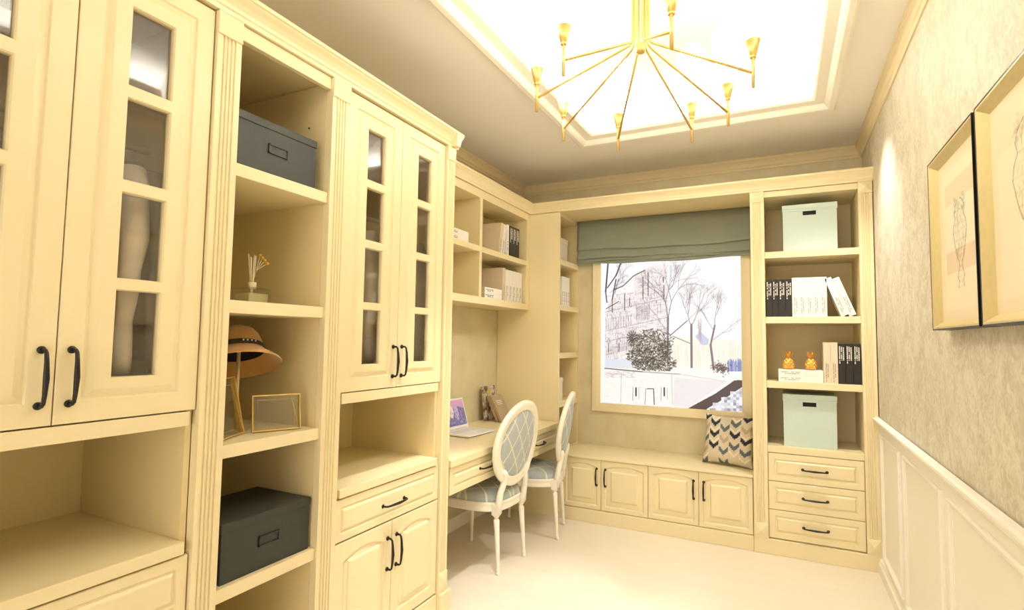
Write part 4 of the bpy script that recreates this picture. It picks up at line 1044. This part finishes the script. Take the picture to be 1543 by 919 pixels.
for k in range(240): x, y = rr.uniform(0, 110), rr.uniform(22, 74); cv.line(x, y, x+rr.uniform(-3, 3), y+rr.uniform(2, 8), 1, rr.choice([(70, 58, 84), (170, 160, 200), (230, 220, 236), (52, 44, 60)]), .7)
scm = vcol_mat('laptop_screen_image', .85, .2)
print_obj('screen_image', cv, lambda u, v: ls((-.148+.296*u, .203-.182*v, .0006)), scm, t)
# leaning books
def face_book(label, loc, rot, w_, h, d, m, title=False, art=False):
    t = thing('book', label, 'book', loc, rot, group='books leaning on the desk', world=False); c_ = .003
    obj('cover', MB().box(0, 0, 0, w_, c_, h).box(0, c_, 0, c_, d, h).box(w_-c_, c_, 0, w_, d, h), m, t, .001)
    obj('page_block', MB().box(c_, c_, .004, w_-c_, d-.005, h-.004), PAGES, t)
    if title:
        mb = MB()
        for r in range(3):
            yy = d*.25
            while yy < d*.75: q = random.uniform(.004, .008); mb.box(w_, yy, h*.76-r*.014, w_+.0006, yy+q, h*.76-r*.014+.005); yy += q+.002
        obj('title_lettering', mb, INKW, t)
    return t
# spine toward +x (rz=90): local x -> +Y, local -y -> +X ; cover facing -Y is the local x=0 side
def rz_lean(a, extra=0): return tuple((Matrix.Rotation(PI/2+extra, 4, 'Z') @ Matrix.Rotation(a, 4, 'Y')).to_euler())
ART = mat('collage_cover', (214, 206, 190), .5, noise=.06, nscale=14, rgb2=(112, 72, 44), stretch=(1, 1, 1.2))
def ry(a): return (0, math.radians(-a), 0)
b = face_book('tall book with brown and grey collage cover leaning in the desk corner', (-2.14, 3.80, LZ+.0005), ry(6), .030, .272, .17, ART)
mb = MB().box(.030, .05, .20, .0306, .09, .25); obj('cover_flower', mb, FLOWER, b)
face_book('taupe book leaning between the collage book and the other taupe one', (-2.022, 3.795, LZ+.0005), ry(26), .021, .215, .165, COVT)
face_book('front taupe book with pale title leaning in the desk corner', (-1.985, 3.785, LZ+.0005), ry(28), .021, .222, .175, COVT, title=True)
# tumbler with plant in the wall shelf
t = thing('plant_glass', 'small clear glass with a green plant in the wall shelf', 'plant', (-1.96, 2.935, 1.706))
obj('tumbler', MB().lathe([(.036, 0), (.038, .004), (.04, .15), (.037, .15), (.035, .008)], (-1.96, 2.935, 1.7065), 24, caps=False), CLEAR, t)
obj('soil', MB().lathe([(.033, .006), (.034, .03)], (-1.96, 2.935, 1.7065), 18), SOIL, t)
mb = MB(); rr = random.Random(4)
for k in range(26):
    a = rr.uniform(0, 2*PI); b = Vector((-1.96, 2.935, 1.737)); r_ = rr.uniform(.008, .026); h = rr.uniform(.02, .08)
    c_ = b+Vector((r_*math.cos(a), r_*math.sin(a), h)); u = Vector((-math.sin(a), math.cos(a), 0))*.008; q = Vector((math.cos(a), math.sin(a), .8))*.009
    mb.add([c_-q, c_+u, c_+q, c_-u, b], [(0, 1, 2, 3), (4, 0, 1)])
obj('leaves', mb, GREEN, t, kind='stuff')

# ================================================================== CLOTHES
def garment(label, y, m, length=.66, half=.20, sl=.60, top=1.98, yrot=0.0):
    t = thing('hanging_shirt', label, 'garment', (-1.90, y, top), group='shirts on the wardrobe rails')
    obj('hanger', MB().tube([(-1.90, y, top+.032), (-1.895, y, top+.045), (-1.905, y, top+.02), (-1.90, y, top-.02), (-1.90-half*.9, y, top-.075), (-1.90+half*.9, y, top-.075), (-1.90, y, top-.02)], .003, 8), POLE, t)
    rows = 16; n = 28; mb = MB(); vs = []
    for i in range(rows+1):
        q = i/rows; z = top-.03-q*length
        wx = half*(.28+.72*min(1, q*6)**.6)*(1+.1*q); ty = .028+.014*math.sin(q*3)
        for k in range(n):
            a = 2*PI*k/n; fold = 1+.16*math.sin(a*5+q*3)*q
            vs.append((-1.90+wx*math.cos(a), y+ty*math.sin(a)*fold, z))
    mb.add(vs, [(i*n+k, i*n+(k+1) % n, (i+1)*n+(k+1) % n, (i+1)*n+k) for i in range(rows) for k in range(n)]+[tuple(range(n)), tuple(rows*n+k for k in range(n))], True)
    obj('body', mb, m, t)
    for s in (-1, 1):
        pts = []; rad = []
        for i in range(13):
            q = i/12; pts.append((-1.90+s*(half*.78+.05*math.sin(min(1, q*2.4)*PI/2)), y+.012*math.sin(q*5+s), top-.085-q*sl)); rad.append(.046+.004*math.sin(q*PI)-.022*q+.003*math.sin(q*23)+(.004 if q > .93 else 0))
        obj('sleeve', MB().tube(pts, rad, 14), m, t)
    obj('collar', MB().lathe([(.05, 0), (.045, .03), (.04, .032), (.044, .002)], (-1.90, y, top-.045), 20, sy=.6, caps=False), m, t)
garment('white shirt behind the right glass door of the nearest wardrobe', .893, CLOTHW)
garment('grey shirt at the right edge inside the nearest wardrobe', .994, CLOTHG, .62)
garment('pale shirt behind the left glass door of the nearest wardrobe', .58, CLOTHG, .6)
garment('white shirt behind the left door of the wardrobe beside the desk', 1.93, CLOTHW, .66)
garment('grey shirt behind the right door of the wardrobe beside the desk', 2.31, CLOTHG, .66)

for o in bpy.data.objects:
    if '_o' in o: del o['_o']
